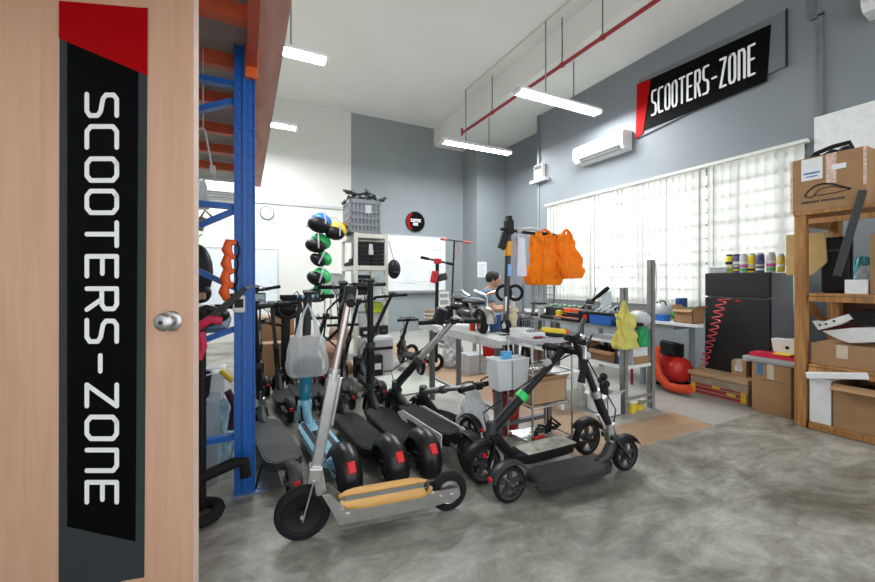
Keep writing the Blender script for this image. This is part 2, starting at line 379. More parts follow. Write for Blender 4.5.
mb = lettering('ZONE', lambda a, b, d: Vector((-.07+a*.045, -.039-d, -.085+b*.055)), .1, .8, .002); mb.build('sign_lettering', signwhite, sg2)

# ------------------------------------------------------------------ hanging lamps, pipe, conduits, air conditioners
def lamp(xc, y, z, label, rods, l=1.62):
    t = thing('hanging_lamp', label, 'lamp', (xc, y, z), 0, 'hanging fluorescent lamps')
    MB().bx(-l/2, l/2, -.045, .045, .03, .07).prism([(-.11, -.005), (-.045, .03), (.045, .03), (.11, -.005), (.11, -.001), (.05, .036), (-.05, .036), (-.11, -.001)], lambda a, b, d: Vector((-l/2+d, a, b)), l).build('lamp_housing', white, t)
    for s in (-1, 1):
        MB().cyl((-l/2+.04, s*.05, -.005), (l/2-.04, s*.05, -.005), .017, n=10).build('lamp_tube', tubem, t)
        MB().bx(s*(l/2-.04), s*(l/2-.01), -.08, .08, -.03, .04).build('end_cap', white, t)
    for xr, zt in rods: MB().cyl((xr-xc, 0, .06), (xr-xc, 0, zt-z), .011, n=6).build('hanging_rod', mgrey, t)
    d = bpy.data.lights.new('lamp_light', 'AREA'); d.shape = 'RECTANGLE'; d.size = l-.1; d.size_y = .16; d.energy = TUBE_WATT; d.color = (.94, .97, 1)
    o = bpy.data.objects.new('lamp_light', d); COL.objects.link(o); o.parent = t; o.location = (0, 0, -.035)
    return t
lamp(4.17, 4.3, 3.84, 'twin tube fluorescent lamp hanging nearest the air conditioner and big sign', [(3.9, ZC), (4.45, ZS)])
lamp(4.17, 6.56, 3.87, 'twin tube fluorescent lamp hanging near the corner column, under the end of red pipe', [(3.9, ZC), (4.45, ZS)])
lamp(.10, 4.8, 3.87, 'twin tube fluorescent lamp half hidden by the orange rack deck, the larger one', [(.48, ZC), (-.4, ZC)])
lamp(.02, 7.15, 3.87, 'twin tube fluorescent lamp at the far left, small behind the rack deck edge', [(.3, ZC), (-.4, ZC)])
pr = thing('sprinkler_pipe', 'thin red sprinkler pipe running under the ceiling', 'pipe', (4.07, 4.2, 4.3))
MB().cyl((0, 2.8, 0), (0, -4.4, 0), .028, n=10).cyl((0, 2.8, -.05), (0, 2.8, .10), .022, n=8).build('pipe_run', mat('pipe_red', (.33, .02, .03), .4), pr)
for y in (1.7, -.05, -.75, -2.0):
    MB().cyl((0, y, 0), (0, y, ZC-4.3), .008, n=6).build('hanging_rod', dgrey, pr)
    MB().cyl((0, y-.02, 0), (0, y+.02, 0), .038, n=12).build('pipe_clamp', mat('pipe_red', (.33, .02, .03)), pr)
tag(MB().bx(3.89, 3.915, YF+.2, 6.6, ZC-.02, ZC).build('ceiling_conduit', cream), 'thin white conduit strip fixed along the ceiling', 'conduit')
tag(MB().bx(XW-.03, XW, 1.82, 1.86, 3.95, ZS).bx(XW-.03, XW, 1.76, 1.86, 3.92, 3.96).bx(XW-.03, XW, 1.76, 1.80, 2.9, 3.94).build('wall_conduit', signwall), 'grey jogged conduit on the wall between sign and cardboard box', 'conduit')
tag(MB().bx(XW-.03, XW, 6.0, 6.05, 3.45, ZS).build('wall_conduit', signwall), 'grey conduit on the wall corner dropping to the switch box', 'conduit')
jb = thing('switch_box', 'small cream and black switch box on the far end of grey wall', 'box', (XW-.04, 5.98, 3.3))
MB().bx(-.04, .04, -.12, .12, -.05, .22, .005).build('box_body', cream, jb); MB().bx(-.05, -.04, -.09, .09, .12, .2).build('switch_row', black, jb)
MB().bx(-.06, .04, -.22, .22, -.13, -.07).build('cable_tray', lgrey, jb)
MB().bx(.02, .04, .04, .07, -2.0, -.13).build('cable_duct', wall_grey2, jb)
def aircon(loc, rz, label, l=.98):
    t = thing('air_conditioner', label, 'air conditioner', loc, rz)
    pf = [(0, 0), (-.17, .02), (-.22, .08), (-.22, .24), (-.2, .29), (0, .3)]
    MB().prism(pf, lambda a, b, d: Vector((a, -l/2+d, b)), l).build('casing', white, t)
    MB().prism([(-.155, .012), (-.215, .073), (-.221, .071), (-.16, .008)], lambda a, b, d: Vector((a, -l/2+.06+d, b)), l-.2).build('air_outlet', mgrey, t)
    mb = MB()
    for k in range(3): mb.box((-.195+.012*k, -.02, .035+.0-.008*k+.012), (.03, l-.24, .003), Euler((0, .9, 0)))
    mb.build('louvre', lgrey, t)
    MB().bx(-.223, -.2, -l/2+.005, l/2-.005, .105, .11).build('panel_seam', lgrey, t)
    return t
aircon((XW, 4.44, 3.2), 0, 'white wall air conditioner beside the red corner of the big sign')
aircon((-.45, YB, 2.83), PI/2, 'white air conditioner seen through the blue rack on the far wall', 1.0)
aircon((XW, .95, 3.66), 0, 'white unit cut off by the top right corner of the photo')

# ------------------------------------------------------------------ things fixed to the back walls
ck = thing('wall_clock', 'round white wall clock left of the hanging pads', 'clock', on_y(267, 213, YB-.0))
MB().lathe([(0, .03), (.115, .03), (.13, .035), (.14, .02), (.14, 0), (0, 0)], (0, 0, 0), (0, -1, 0), 32).build('clock_case', mgrey, ck)
MB().cyl((0, -.03, 0), (0, -.034, 0), .115, n=32).build('clock_face', white, ck)
MB().beam((0, -.037, 0), (.06, -.037, .03), .006, .004).beam((0, -.037, 0), (-.075, -.037, -.045), .005, .004).build('clock_hand', black, ck)
def board(name, label, x0, x1, z0, z1, y, fm, bm_):
    t = thing(name, label, 'whiteboard', ((x0+x1)/2, y, z0)); w = x1-x0; h = z1-z0
    MB().bx(-w/2, w/2, -.02, 0, 0, h).build('board_face', bm_, t)
    MB().bx(-w/2-.02, w/2+.02, -.03, 0, h, h+.02).bx(-w/2-.02, w/2+.02, -.03, 0, -.02, 0).bx(-w/2-.02, -w/2, -.03, 0, 0, h).bx(w/2, w/2+.02, -.03, 0, 0, h).build('board_frame', fm, t)
    return t
wb = board('whiteboard', 'large whiteboard covered with papers under the round sign', 2.95, 4.5, .98, 2.28, YB, lgrey, white)
MB().bx(-.78, .5, -.1, -.02, -.07, -.02).build('pen_tray', mgrey, wb)
board('whiteboard', 'whiteboard on white wall seen behind the blue rack post', -.75, .6, .75, 1.84, YB, lgrey, mat('board_blueish', (.68, .74, .77), .3))
ps = [(3.02, 1.95, .3, .25), (3.35, 1.98, .32, .22), (3.75, 2.0, .35, .2), (4.15, 1.97, .28, .24), (3.05, 1.6, .25, .3), (3.37, 1.62, .28, .27), (3.72, 1.6, .36, .3), (4.14, 1.55, .3, .34), (3.03, 1.18, .26, .36), (3.36, 1.15, .3, .4), (3.75, 1.2, .22, .32), (4.05, 1.1, .3, .38)]
for i, (x, z, w, h) in enumerate(ps):
    row = ['top', 'middle', 'bottom'][i//4]; co = ['first', 'second', 'third', 'fourth'][i % 4]
    tag(MB().box((x+w/2, YB-.026-.0007*i, z+h/2), (w, .001, h), Euler((0, random.uniform(-.03, .03), 0))).build('paper_sheet', [paper, mat('paper_b', (.72, .76, .8), .7)][i % 2]), f'paper sheet on the large whiteboard, {row} row, {co} from left', 'paper', 'papers on the whiteboard')
cp = thing('wall_notice', 'white notice sheet stuck on the grey corner column', 'notice', on_y(482, 270, 7.94))
MB().bx(-.13, .13, -.008, -.002, -.18, .2).build('notice_sheet', paper, cp)
mb = MB()
for k in range(6): mb.bx(-.1, .1-.03*(k % 3), -.010, -.008, .12-.05*k, .13-.05*k)
mb.build('printed_lines', mgrey, cp)
tag(MB().bx(XW-.03, XW-.005, .6, 1.83, 2.0, 2.89).build('white_board_panel', white), 'plain white panel against the wall above the cardboard box', 'panel')

# ------------------------------------------------------------------ pallet rack with deck on the left
rk = thing('pallet_rack', 'tall blue and orange pallet rack with plywood deck beside the door', 'rack', (0, 2.47, 0))
def post(x, y, nm='upright_post'):
    mb = MB().bx(x-.045, x+.045, y-.036, y+.04, 0, 2.52)
    for k in range(33):
        for e in (-.03, .028): mb.bx(x+e-.012, x+e+.012, y-.041, y-.035, .03+k*.075, .083+k*.075)
    mb.bx(x-.055, x-.045, y-.05, y+.05, 0, 2.52).bx(x-.012, x+.012, y-.052, y-.04, 0, 2.52).bx(x+.045, x+.052, y-.052, y-.036, 0, 2.52)
    p = mb.build(nm, bluerack, rk)
    MB().bx(x-.06, x+.12, y-.07, y+.07, 0, .008).build('foot_plate', mat('blue_grey_steel', (.25, .33, .5), .4, .5), p)
    MB().cyl((x+.085, y-.02, .008), (x+.085, y-.02, .03), .012, n=6).build('anchor_bolt', steel, p)
for yy in (0, 3.1):
    post(0, yy); post(-1.15, yy)
    if yy: continue
    def br(a, b): MB().beam(a, b, .045, .03).build('brace', bluerack, rk)
    Y = yy+.0
    br((-1.1, Y, 2.31), (-.05, Y, 2.31)); br((-1.1, Y, 1.72), (-.05, Y, 2.22)); br((-1.1, Y, 1.64), (-.05, Y, 1.62))
    br((-.05, Y, 1.60), (-1.1, Y, 1.02)); br((-1.1, Y, 1.72), (-.05, Y, 1.16)); br((-1.1, Y, .55), (-.05, Y, .93)); br((-1.1, Y, .30), (-.05, Y, .32))
for x in (.035, -1.15):
    MB().bx(x-.025, x+.025, -2.4, 3.2, 2.40, 2.52).build('load_beam', orangebeam, rk)
    for yy in (0, 3.1): MB().bx(x-.035, x+.032, yy-.075, yy-.02, 2.34, 2.53, .003).build('beam_connector', orangebright, rk)
for k in range(8):
    y = [-1.4, -.95, -.42, .06, .6, 1.2, 1.75, 2.4][k]; MB().bx(-1.13, .01, y-.03, y+.03, 2.42, 2.5).build('cross_beam', orangebeam, rk)
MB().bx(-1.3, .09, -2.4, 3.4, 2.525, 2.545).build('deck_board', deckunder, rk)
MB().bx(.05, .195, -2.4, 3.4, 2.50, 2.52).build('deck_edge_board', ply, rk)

# ------------------------------------------------------------------ pine shelf on the right with boxes
ws = thing('wooden_shelf', 'rough pine shelf unit on the right edge, holding cartons', 'shelf', (4.1, 1.55, 0))
SX = .62
def pst(x, y, z=1.74, w=.072): MB().bx(x, x+w, y-w, y, 0, z, .003).build('shelf_post', pine, ws)
pst(0, 0); pst(SX, 0, 1.74, .08); pst(0, -1.35); pst(SX, -1.35)
for z in (.06, .53, 1.1, 1.74): MB().bx(-.01 if z > 1.7 else .0, SX+.08, -1.44, -.0 if z > 1.7 else -.095, z-.02 if z < 1.7 else z, z+.0 if z < 1.7 else z+.025).build('shelf_board', pine, ws)
for z in (.0, .46, 1.03, 1.66): MB().bx(.005, .03, -1.35, -.09, z+.005, z+.045).build('shelf_rail', pine, ws)
for z in (.46, 1.03, 1.66): MB().bx(.09, SX, -.03, -.005, z, z+.06).build('side_rail', pine, ws)
MB().beam((.12, -.04, 1.02), (.5, -.04, .8), .03, .06).build('brace', pine, ws)
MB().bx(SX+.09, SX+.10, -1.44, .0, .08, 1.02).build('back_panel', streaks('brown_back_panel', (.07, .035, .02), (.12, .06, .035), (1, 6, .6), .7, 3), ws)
# ------------------------------------------------------------------ scooters
def arcfender(c, r, w, a0, a1, th=.006, n=14, bulge=.03):
    """shell following the wheel from angle a0 to a1 (degrees, 0 = +x, 90 = up), rounded across"""
    mb = MB(); mb.sm = True; cr = []; m = 8
    for k in range(m+1):
        t = -1+2*k/m; cr.append((t*w/2, bulge*(1-abs(t)**2.5)))
    rows = []
    for i in range(n+1):
        a = R(a0+(a1-a0)*i/n); row = []
        for off in (0, th):
            for y, b in (cr if off == 0 else cr[::-1]):
                q = r-.006+b+off; row.append(mb.bm.verts.new((c[0]+q*math.cos(a), c[1]+y, c[2]+q*math.sin(a))))
        rows.append(row)
    K = len(rows[0])
    for i in range(n):
        for k in range(K): mb.bm.faces.new((rows[i][k], rows[i][(k+1) % K], rows[i+1][(k+1) % K], rows[i+1][k]))
    mb.bm.faces.new(rows[0]); mb.bm.faces.new(rows[-1][::-1]); return mb
def wheel(par, nm, c, r, w, rimm=dgrey, spokes=5, hub=.45):
    k = w/2; q = r-w*.42
    ty = MB().lathe([(q, -k*.8), (q+w*.12, -k), (r-w*.10, -k*.75), (r, -k*.25), (r, k*.25), (r-w*.10, k*.75), (q+w*.12, k), (q, k*.8)], c, (0, 1, 0), 32, closed=True).build(nm, rubber, par)
    mb = MB().lathe([(q+.003, -k*.7), (q-.008, -k*.6), (q-.008, k*.6), (q+.003, k*.7)], c, (0, 1, 0), 28, closed=True)
    mb.cyl((c[0], c[1]-k*.8, c[2]), (c[0], c[1]+k*.8, c[2]), r*hub*.6, n=16)
    for i in range(spokes):
        a = 2*PI*i/spokes+.3; e = Vector((math.cos(a), 0, math.sin(a)))
        mb.beam(Vector(c)+e*r*hub*.4, Vector(c)+e*(q-.002), .018, k*.9)
    mb.build('rim', rimm, ty)
    MB().cyl((c[0], c[1]-k*1.45, c[2]), (c[0], c[1]+k*1.45, c[2]), .011, n=8).build('axle_bolt', alu, ty)
    return ty
def scooter(label, front, rear, group=None, r=.105, tw=.05, dz=.11, dw=.16, dth=.045, top=1.05, rake=.22, bar=.5, rimm=dgrey, frame_m=black, stem_m=black, stem_r=.021,
            deck_m=None, deckstyle='plain', fend='slim', topw=None, lower=None, gripl=.12, wfend=None, base=0, kick=True, clamp=None, display=True, steer=0, name='electric_scooter', bart=0, cable=True, fold=False, hb_=.05, fork_m=None, stem_low=None):
    f, q = Vector((front[0], front[1], 0)), Vector((rear[0], rear[1], 0)); d = f-q; L = d.length; yaw = math.atan2(d.y, d.x)
    t = thing(name, label, 'scooter', (q.x, q.y, base), yaw, group)
    Mi = (Matrix.Translation((q.x, q.y, base)) @ Matrix.Rotation(yaw, 4, 'Z')).inverted()
    fork_m = fork_m or frame_m
    wheel(t, 'rear_wheel', (0, 0, r), r, tw, rimm); wheel(t, 'front_wheel', (L, 0, r), r, tw, rimm)
    x0, x1 = r+.05, L-r-.06
    # deck body
    def outline(s=1, ins=0):
        w = dw/2*s; pts = []
        for x, k in ((x0+ins, .55), (x0+.05+ins, .9), (x0+.12, 1), (x1-.14, 1), (x1-.05-ins, .8), (x1-ins, .45)): pts.append((x, w*k))
        return pts+[(x, -y) for x, y in pts[::-1]]
    dk = MB().prism(outline(), lambda a, b, e: Vector((a, b, dz-dth+e)), dth).build('deck', frame_m, t)
    MB().prism(outline(.9, .015), lambda a, b, e: Vector((a, b, dz+.0005+e)), .003).build('deck_grip_mat', deck_m or grip, dk)
    if deckstyle == 'stripes':
        for yy in (-.27, .27): MB().bx(x0+.04, x1-.05, yy*dw-.016, yy*dw+.016, dz+.004, dz+.007).build('deck_stripe', dgrey, dk)
        MB().bx((x0+x1)/2-.05, (x0+x1)/2+.12, -.03, .03, dz+.004, dz+.008).build('deck_inlay', black, dk)
    # rear dropouts
    mb = MB()
    for s in (-1, 1): mb.beam((-.01, s*(tw/2+.016), r), (x0+.05, s*(tw/2+.014), dz-dth/2), .03, .008)
    mb.build('rear_fork', frame_m, t)
    # neck
    hx, hz = L-hb_, 2*r+.07
    MB().tube([(x1-.08, 0, dz-.01), (x1+.0, 0, dz+.02), (L-.10, 0, hz-.06), (hx, 0, hz)], .028, 10, rr=[.022, .034, .032, .03]).build('neck', frame_m, t)
    mb = MB()
    for s in (-1, 1): mb.beam((L, s*(tw/2+.018), r-.015), (hx+.0, s*(tw/2+.016), hz-.04), .03, .012, .003)
    mb.box((hx, 0, hz-.03), (.05, tw+.05, .03), None, .005).build('fork', fork_m, t)
    MB().cyl((hx+.004, 0, hz-.06), (hx-.012, 0, hz+.05), .034, n=14).build('headset', alu if frame_m is not black else dgrey, t)
    P1 = Vector((hx-rake, 0, top))
    if topw is not None: P1 = Mi @ Vector(topw)
    P0 = Vector((hx, 0, hz)); ax = (P1-P0).normalized(); mid = P0+(P1-P0)*.42
    if fold:
        P0 = P0+Vector((0, 0, .02))
    st = MB().cyl(P0, mid, stem_r*1.22, n=14).build('stem', stem_low or stem_m, t)
    MB().cyl(mid-ax*.02, P1, stem_r*.9, n=14).build('upper_tube', stem_m, st)
    MB().cyl(mid-ax*.025, mid+ax*.02, stem_r*1.45, n=14).build('stem_collar', clamp or dgrey, st)
    MB().box(P0+ax*.03, (.05, .045, .07), None, .006).beam(P0+ax*.02+Vector((-.03, 0, 0)), P0+ax*.12+Vector((-.045, 0, 0)), .018, .014).build('folding_latch', dgrey if frame_m is black else alu, t)
    bd = Vector((math.sin(steer), math.cos(steer), bart)).normalized()
    b0, b1 = P1-bd*bar/2, P1+bd*bar/2
    hb = MB().cyl(b0, b1, .0135, n=10).build('handlebar', frame_m, t)
    for s, e in ((-1, b0), (1, b1)):
        MB().tube([e, e-bd*s*gripl*.5, e-bd*s*gripl], .018, 10, rr=[.018, .0165, .0185]).build('hand_grip', rubber, hb)
        p = e-bd*s*(gripl+.02); fw = bd.cross(ax).normalized()
        if fw.dot(Vector((1, 0, 0))) < 0: fw = -fw
        MB().tube([p, p+fw*.035, p+fw*.045+bd*s*.06, p+fw*.04+bd*s*.11], .006, 6).ball(p, .018).build('brake_lever', dgrey, hb)
    MB().box(P1+ax*.005, (.055, .05, .045), None, .008).build('bar_clamp', black, t)
    if display: MB().box(P1+ax*.035-bd*.0, (.05, .07, .018), Euler((0, -.4, 0)), .004).build('display', black, t)
    MB().cyl(P1-ax*.11+Vector((.02, 0, 0)), P1-ax*.11+Vector((.055, 0, 0)), .02, .024, n=12).build('headlight', lgrey, t)
    if cable:
        for sg_ in (-1, 1): MB().tube([P1-bd*sg_*.12, P1-bd*sg_*.06+Vector((.09, 0, .04)), P1+Vector((.10, 0, -.08)), P1*.8+P0*.2+Vector((.03, .015*sg_, 0))], .004, 6).build('brake_cable', black, t)
        w = P0+(P1-P0)*.5
        MB().tube([P1+bd*.09, P1+Vector((.08, .03, -.06)), P1*.6+P0*.4+Vector((.06, .0, 0)), P0+Vector((.06, .01, .12)), P0+Vector((.03, 0, .03))], .0045, 6).build('cable', black, t)
    wf = wfend or tw+.02
    if fend == 'big':
        fd = arcfender((0, 0, r), r+.03, .145, 15, 200, .005, 16, .05).build('rear_fender', mat('fender_black', (.012, .012, .013), .33), t)
        # taillight on the back of the dome
        a = R(146); c = Vector(((r+.078)*math.cos(a), 0, r+(r+.078)*math.sin(a)))
        MB().box(c, (.022, .046, .062), Euler((0, R(40), 0)), .008).build('tail_light', taillight, fd)
        MB().tube([((r+.062)*math.cos(R(x)), .055*math.sin(0), 0) for x in (0, 1)] and [(-.02-.09*math.cos(R(g)), .075*math.sin(R(g)), r+.055) for g in range(-90, 91, 20)], .004, 6).build('fender_trim', dgrey, fd)
    elif fend == 'slim':
        fd = arcfender((0, 0, r), r+.018, wf, 35, 165, .004, 12, .012).build('rear_fender', frame_m if frame_m is not alu else black, t)
        a = R(160); MB().box(((r+.03)*math.cos(a), 0, r+(r+.03)*math.sin(a)), (.012, .03, .025), None, .003).build('tail_light', taillight, fd)
    if fend in ('slim', 'big'): arcfender((L, 0, r), r+.018, wf, 25, 130, .004, 10, .012).build('front_fender', black, t)
    if kick: MB().tube([(x0+.14, dw/2, dz-.04), (x0+.1, dw/2+.03, .04), (x0+.06, dw/2+.05, .006)], .006, 6).build('kickstand', black, t)
    return t, P0, P1

# 1 the aluminium scooter with bamboo deck, front row
def bamboo_scooter():
    f = Vector((.24, 1.885, 0)); q = Vector((.955, 1.785, 0)); d = f-q; L = d.length; yaw = math.atan2(d.y, d.x)
    t = thing('kick_scooter', 'silver aluminium scooter with slatted bamboo deck in the front row', 'scooter', q, yaw)
    rf, rr_ = .125, .1
    def tyre(nm, x, r, rm, hub):
        ty = MB().lathe([(r-.04, -.018), (r-.03, -.026), (r-.01, -.022), (r, -.008), (r, .008), (r-.01, .022), (r-.03, .026), (r-.04, .018)], (x, 0, r), (0, 1, 0), 40, closed=True).build(nm, rubber, t)
        MB().lathe([(r-.036, -.016), (r-.05, -.01), (hub, -.006), (hub, .006), (r-.05, .01), (r-.036, .016)], (x, 0, r), (0, 1, 0), 32, closed=True).cyl((x, -.03, r), (x, .03, r), hub+.004, n=20).build('rim', rm, ty)
        MB().cyl((x, -.045, r), (x, .045, r), .011, n=8).build('axle_bolt', chrome, ty)
    tyre('front_wheel', L, rf, black, .02); tyre('rear_wheel', 0, rr_, alu, .045)
    # chassis: two tall side plates with a nose, cross bars
    for s in (-1, 1):
        pl = [(-.045, .115), (-.03, .135), (.08, .14), (L-.2, .128), (L-.17, .16), (L-.12, .215), (L-.085, .215), (L-.13, .13), (L-.16, .062), (.12, .062), (-.03, .08), (-.045, .095)]
        MB().prism(pl, lambda a, b, e: Vector((a, s*.052+e-.002, b)), .004).build('side_plate', alu, t)
        for x in (.0, .06, L-.2): MB().cyl((x, s*.054, .105), (x, s*.060, .105), .009, n=8).build('frame_bolt', chrome, t)
    MB().bx(.13, L-.17, -.05, .05, .07, .105).build('battery_box', mgrey, t)
    def plank(y0, y1, s):
        pts = []
        n = 12; xa, xb = .10, L-.165
        for i in range(n+1):
            u = i/n; x = xa+(xb-xa)*u; e = min(1, (u*6)) ** .5 if u < .17 else (min(1, (1-u)*5)) ** .5 if u > .8 else 1
            pts.append((x, y0+(y1-y0)*(.25+.75*e)))
        poly = pts+[(xb, y0), (xa, y0)]
        return MB().prism(poly, lambda a, b, e: Vector((a, b, .142+e)), .012).build('deck_board', bamboo, t)
    plank(.025, .088, 1); plank(-.025, -.088, -1)
    MB().bx(.11, L-.19, -.022, .022, .14, .150).build('grip_strip', mat('grip_strip', (.16, .17, .16), .8), t)
    MB().bx(.10, L-.17, -.075, .075, .134, .141).build('deck_plate', mat('deck_plate', (.42, .42, .4), .4, .7), t)
    MB().tube([(.13, .01, .15), (.12, .02, .175), (.125, .045, .178), (.14, .06, .16)], .009, 8).build('deck_hook', dgrey, t)
    # fork, steerer, stem
    hx = L-.055
    for s in (-1, 1): MB().beam((L, s*.036, rf-.02), (hx+.005, s*.034, .285), .028, .007, .002).build('fork_leg', alu, t)
    MB().box((hx, 0, .30), (.06, .08, .07), Euler((0, -.12, 0)), .006).build('fork_crown', alu, t)
    MB().beam((L-.085, 0, .2), (hx-.01, 0, .31), .05, .05, .005).build('head_block', alu, t)
    P1 = Vector((L-.215, 0, 1.135)); P0 = Vector((hx, 0, .30)); ax = (P1-P0).normalized(); m_ = P0+(P1-P0)*.55
    st = MB().beam(P0, m_, .042, .05, .008).build('stem', alu, t)
    MB().beam(m_-ax*.25+Vector((-.034, 0, 0)), m_-ax*.02+Vector((-.034, 0, 0)), .02, .015, .004).build('stem_rail', chrome, st)
    MB().cyl(m_-ax*.02, P1, .0165, n=16).build('upper_tube', mat('rosy_aluminium', (.68, .58, .56), .28, 1.0), st)
    MB().cyl(m_-ax*.03, m_+ax*.02, .026, n=16).build('stem_collar', alu, st)
    MB().box(P1, (.055, .055, .08), Euler((0, -.15, 0)), .008).build('bar_clamp', black, t)
    for s in (-1, 1):
        a = P1+Vector((0, s*.02, 0)); b = P1+Vector((.02, s*.23, -.03))
        h = MB().cyl(a, b, .011, n=8).build('handlebar', dgrey, t); v = (b-a).normalized()
        MB().tube([b, b-v*.06, b-v*.12], .018, 10, rr=[.019, .017, .02]).build('hand_grip', rubber, h)
        MB().tube([a+v*.1, a+v*.1+Vector((.03, 0, -.01)), a+v*.18+Vector((.05, 0, -.03))], .006, 6).build('brake_lever', dgrey, h)
    MB().tube([P1+Vector((.02, -.08, 0)), P1+Vector((.1, -.1, -.08)), P1+Vector((.12, -.03, -.2)), P1+Vector((.03, 0, -.28))], .005, 6).build('cable', black, t)
    return t
bamboo_scooter()

# 2..5 the row of scooters behind it, tails towards the camera
scooter('teal scooter with light blue striped deck, plastic bag on its handlebar', (.42, 3.25), (.50, 2.2), r=.1, dz=.13, dw=.19, top=1.08, rake=.1, bar=.4, frame_m=skyblue, stem_m=dgrey, stem_low=teal, stem_r=.036, deck_m=skyblue, deckstyle='stripes', fend='big', kick=False)
scooter('black scooter with wide deck, the middle of three round red-lit fenders', (.69, 3.3), (.775, 2.2), r=.1, dz=.14, dw=.2, dth=.06, top=1.15, rake=.14, stem_r=.03, fend='big', kick=False, bar=.42, steer=.7)
scooter('black scooter with wide deck, rightmost of three round red-lit fenders', (.97, 3.3), (1.0, 2.21), r=.1, dz=.14, dw=.22, dth=.06, top=1.17, rake=.0, stem_r=.03, fend='big', kick=False, bar=.42, steer=-.6)
scooter('worn grey-decked scooter standing beside the blue rack post', (.10, 3.35), (.235, 2.27), r=.085, dz=.15, dw=.22, dth=.05, top=1.05, topw=(.06, 3.12, 1.02), rake=.1, frame_m=dgrey, stem_m=black, deck_m=greydeck, fend='slim', stem_r=.022)
# 6 white-sided scooter whose stem leans right
wsc, _, _ = scooter('black scooter with white side panels, silver stem leaning to the right', (1.13, 3.12), (1.25, 2.05), r=.12, tw=.055, dz=.2, dw=.17, dth=.08, topw=on_y(452, 322, 2.78), bar=.56, frame_m=black, stem_m=alu, stem_low=black, fend='slim', steer=.3, stem_r=.028, kick=False, gripl=.17)
MB().box(on_y(440, 316, 2.78), (.09, .08, .14), Euler((.2, .3, 0)), .02).build('dashboard_mount', black).parent = None
bpy.data.objects['dashboard_mount'].parent = wsc; bpy.data.objects['dashboard_mount'].matrix_parent_inverse = (Matrix.Translation(wsc.location) @ Matrix.Rotation(wsc.rotation_euler.z, 4, 'Z')).inverted()
for s in (-1, 1):
    MB().prism([(.16, .12), (.66, .12), (.78, .18), (.70, .215), (.16, .205)], lambda a, b, e: Vector((a+.02, s*.09+e, b)), .008 if s > 0 else -.008).build('side_panel', white, wsc)
    MB().prism([(.24, .145), (.6, .145), (.63, .175), (.25, .175)], lambda a, b, e: Vector((a+.02, s*.0985+e, b)), .002 if s > 0 else -.002).build('panel_inset', dgrey, wsc)
# 7 folded scooter
f7 = scooter('folded scooter with silver upper tube lying low behind the spoked wheel', (1.32, 3.0), (1.47, 2.42), r=.1, tw=.045, dz=.15, dw=.15, topw=on_y(478, 386, 2.3), bar=.36, frame_m=black, stem_m=alu, fend='slim', kick=False, display=False, cable=False)
# 8, 9 the crossed pair on the right
gsc, _, _ = scooter('low black scooter nearest the camera, wide deck and stem crossing another', (2.16, 1.66), (1.285, 1.70), r=.1, tw=.05, dz=.10, dw=.2, dth=.04, topw=(1.80, 1.73, .84), bar=.2, hb_=.13, frame_m=mat('satin_black', (.028, .030, .033), .4), stem_m=black, fend='slim', clamp=alu, stem_r=.023, steer=.2, deck_m=mat('deck_dark', (.035, .037, .04), .6))
Wm = (Matrix.Translation(gsc.location) @ Matrix.Rotation(gsc.rotation_euler.z, 4, 'Z')).inverted()
def gl(x, y, z): return Wm @ Vector((x, y, z))
hb = MB().tube([gl(1.80, 1.70, .83), gl(1.81, 1.66, .80), gl(1.78, 1.64, .70)], .012, 8).build('folded_bar', alu, gsc)
MB().tube([gl(1.785, 1.642, .74), gl(1.765, 1.635, .67), gl(1.745, 1.63, .61)], .02, 10, rr=[.022, .018, .022]).build('hand_grip', rubber, hb)
MB().box(gl(1.83, 1.70, .84), (.05, .05, .07), Euler((0, .3, 0)), .012).build('folding_hinge', alu, gsc)
MB().tube([gl(1.83, 1.72, .86), gl(1.87, 1.74, .93), gl(1.9, 1.75, .96)], .016, 8).build('upper_lever', dgrey, gsc)
scooter('black scooter with a green ring on its stem, behind the crossed one', (1.27, 1.93), (2.12, 1.93), r=.115, tw=.055, dz=.13, dw=.17, topw=on_y(563, 350, 1.86), bar=.3, stem_m=black, clamp=mat('green_ring', (.02, .6, .12), .35), fend='slim', kick=False, stem_r=.026, steer=-.2)
# row two, in the crowd behind
row2 = [((.02, 4.25), (.12, 3.45), 'scooter', 'silver-barred scooter with tablet screen between rack post and the crowd', (255, 291), .5, alu),
 ((.30, 4.3), (.34, 3.5), 'scooter', 'black scooter deep in the crowd, thick dark grips under the silver bar', (272, 306), .5, dgrey),
 ((.62, 4.4), (.62, 3.55), 'scooter', 'black scooter standing in front of the tan seat sacks', (325, 318), .42, black),
 ((1.0, 4.45), (.9, 3.6), 'scooter', 'black scooter with cluttered bar in front of the white shelf unit', (358, 303), .42, black),
 ((1.22, 4.5), (1.2, 3.65), 'scooter', 'black scooter with tall stem standing in front of the cream shelf post', (391, 296), .4, black)]
row2 += [((.14, 5.0), (.2, 4.4), 'scooter', 'far black scooter with silver crossbar at the back left of the crowd', (262, 322), .46, alu),
 ((.75, 5.1), (.78, 4.5), 'scooter', 'far black scooter behind the silver stem top in the crowd', (343, 325), .4, black),
 ((.45, 4.45), (.5, 3.62), 'scooter', 'black scooter just behind the clear plastic bag', (300, 300), .42, dgrey)]
for f, q, nm, lb, (u, v), b, m in row2:
    scooter(lb, f, q, bart=random.uniform(-.25, .25), gripl=.15, r=.095, dz=.13, dw=.17, topw=on_y(u, v, f[1]-.15), bar=b, stem_m=black if m is black else m, fend='slim', kick=False, stem_low=black, steer=random.uniform(-.5, .5))
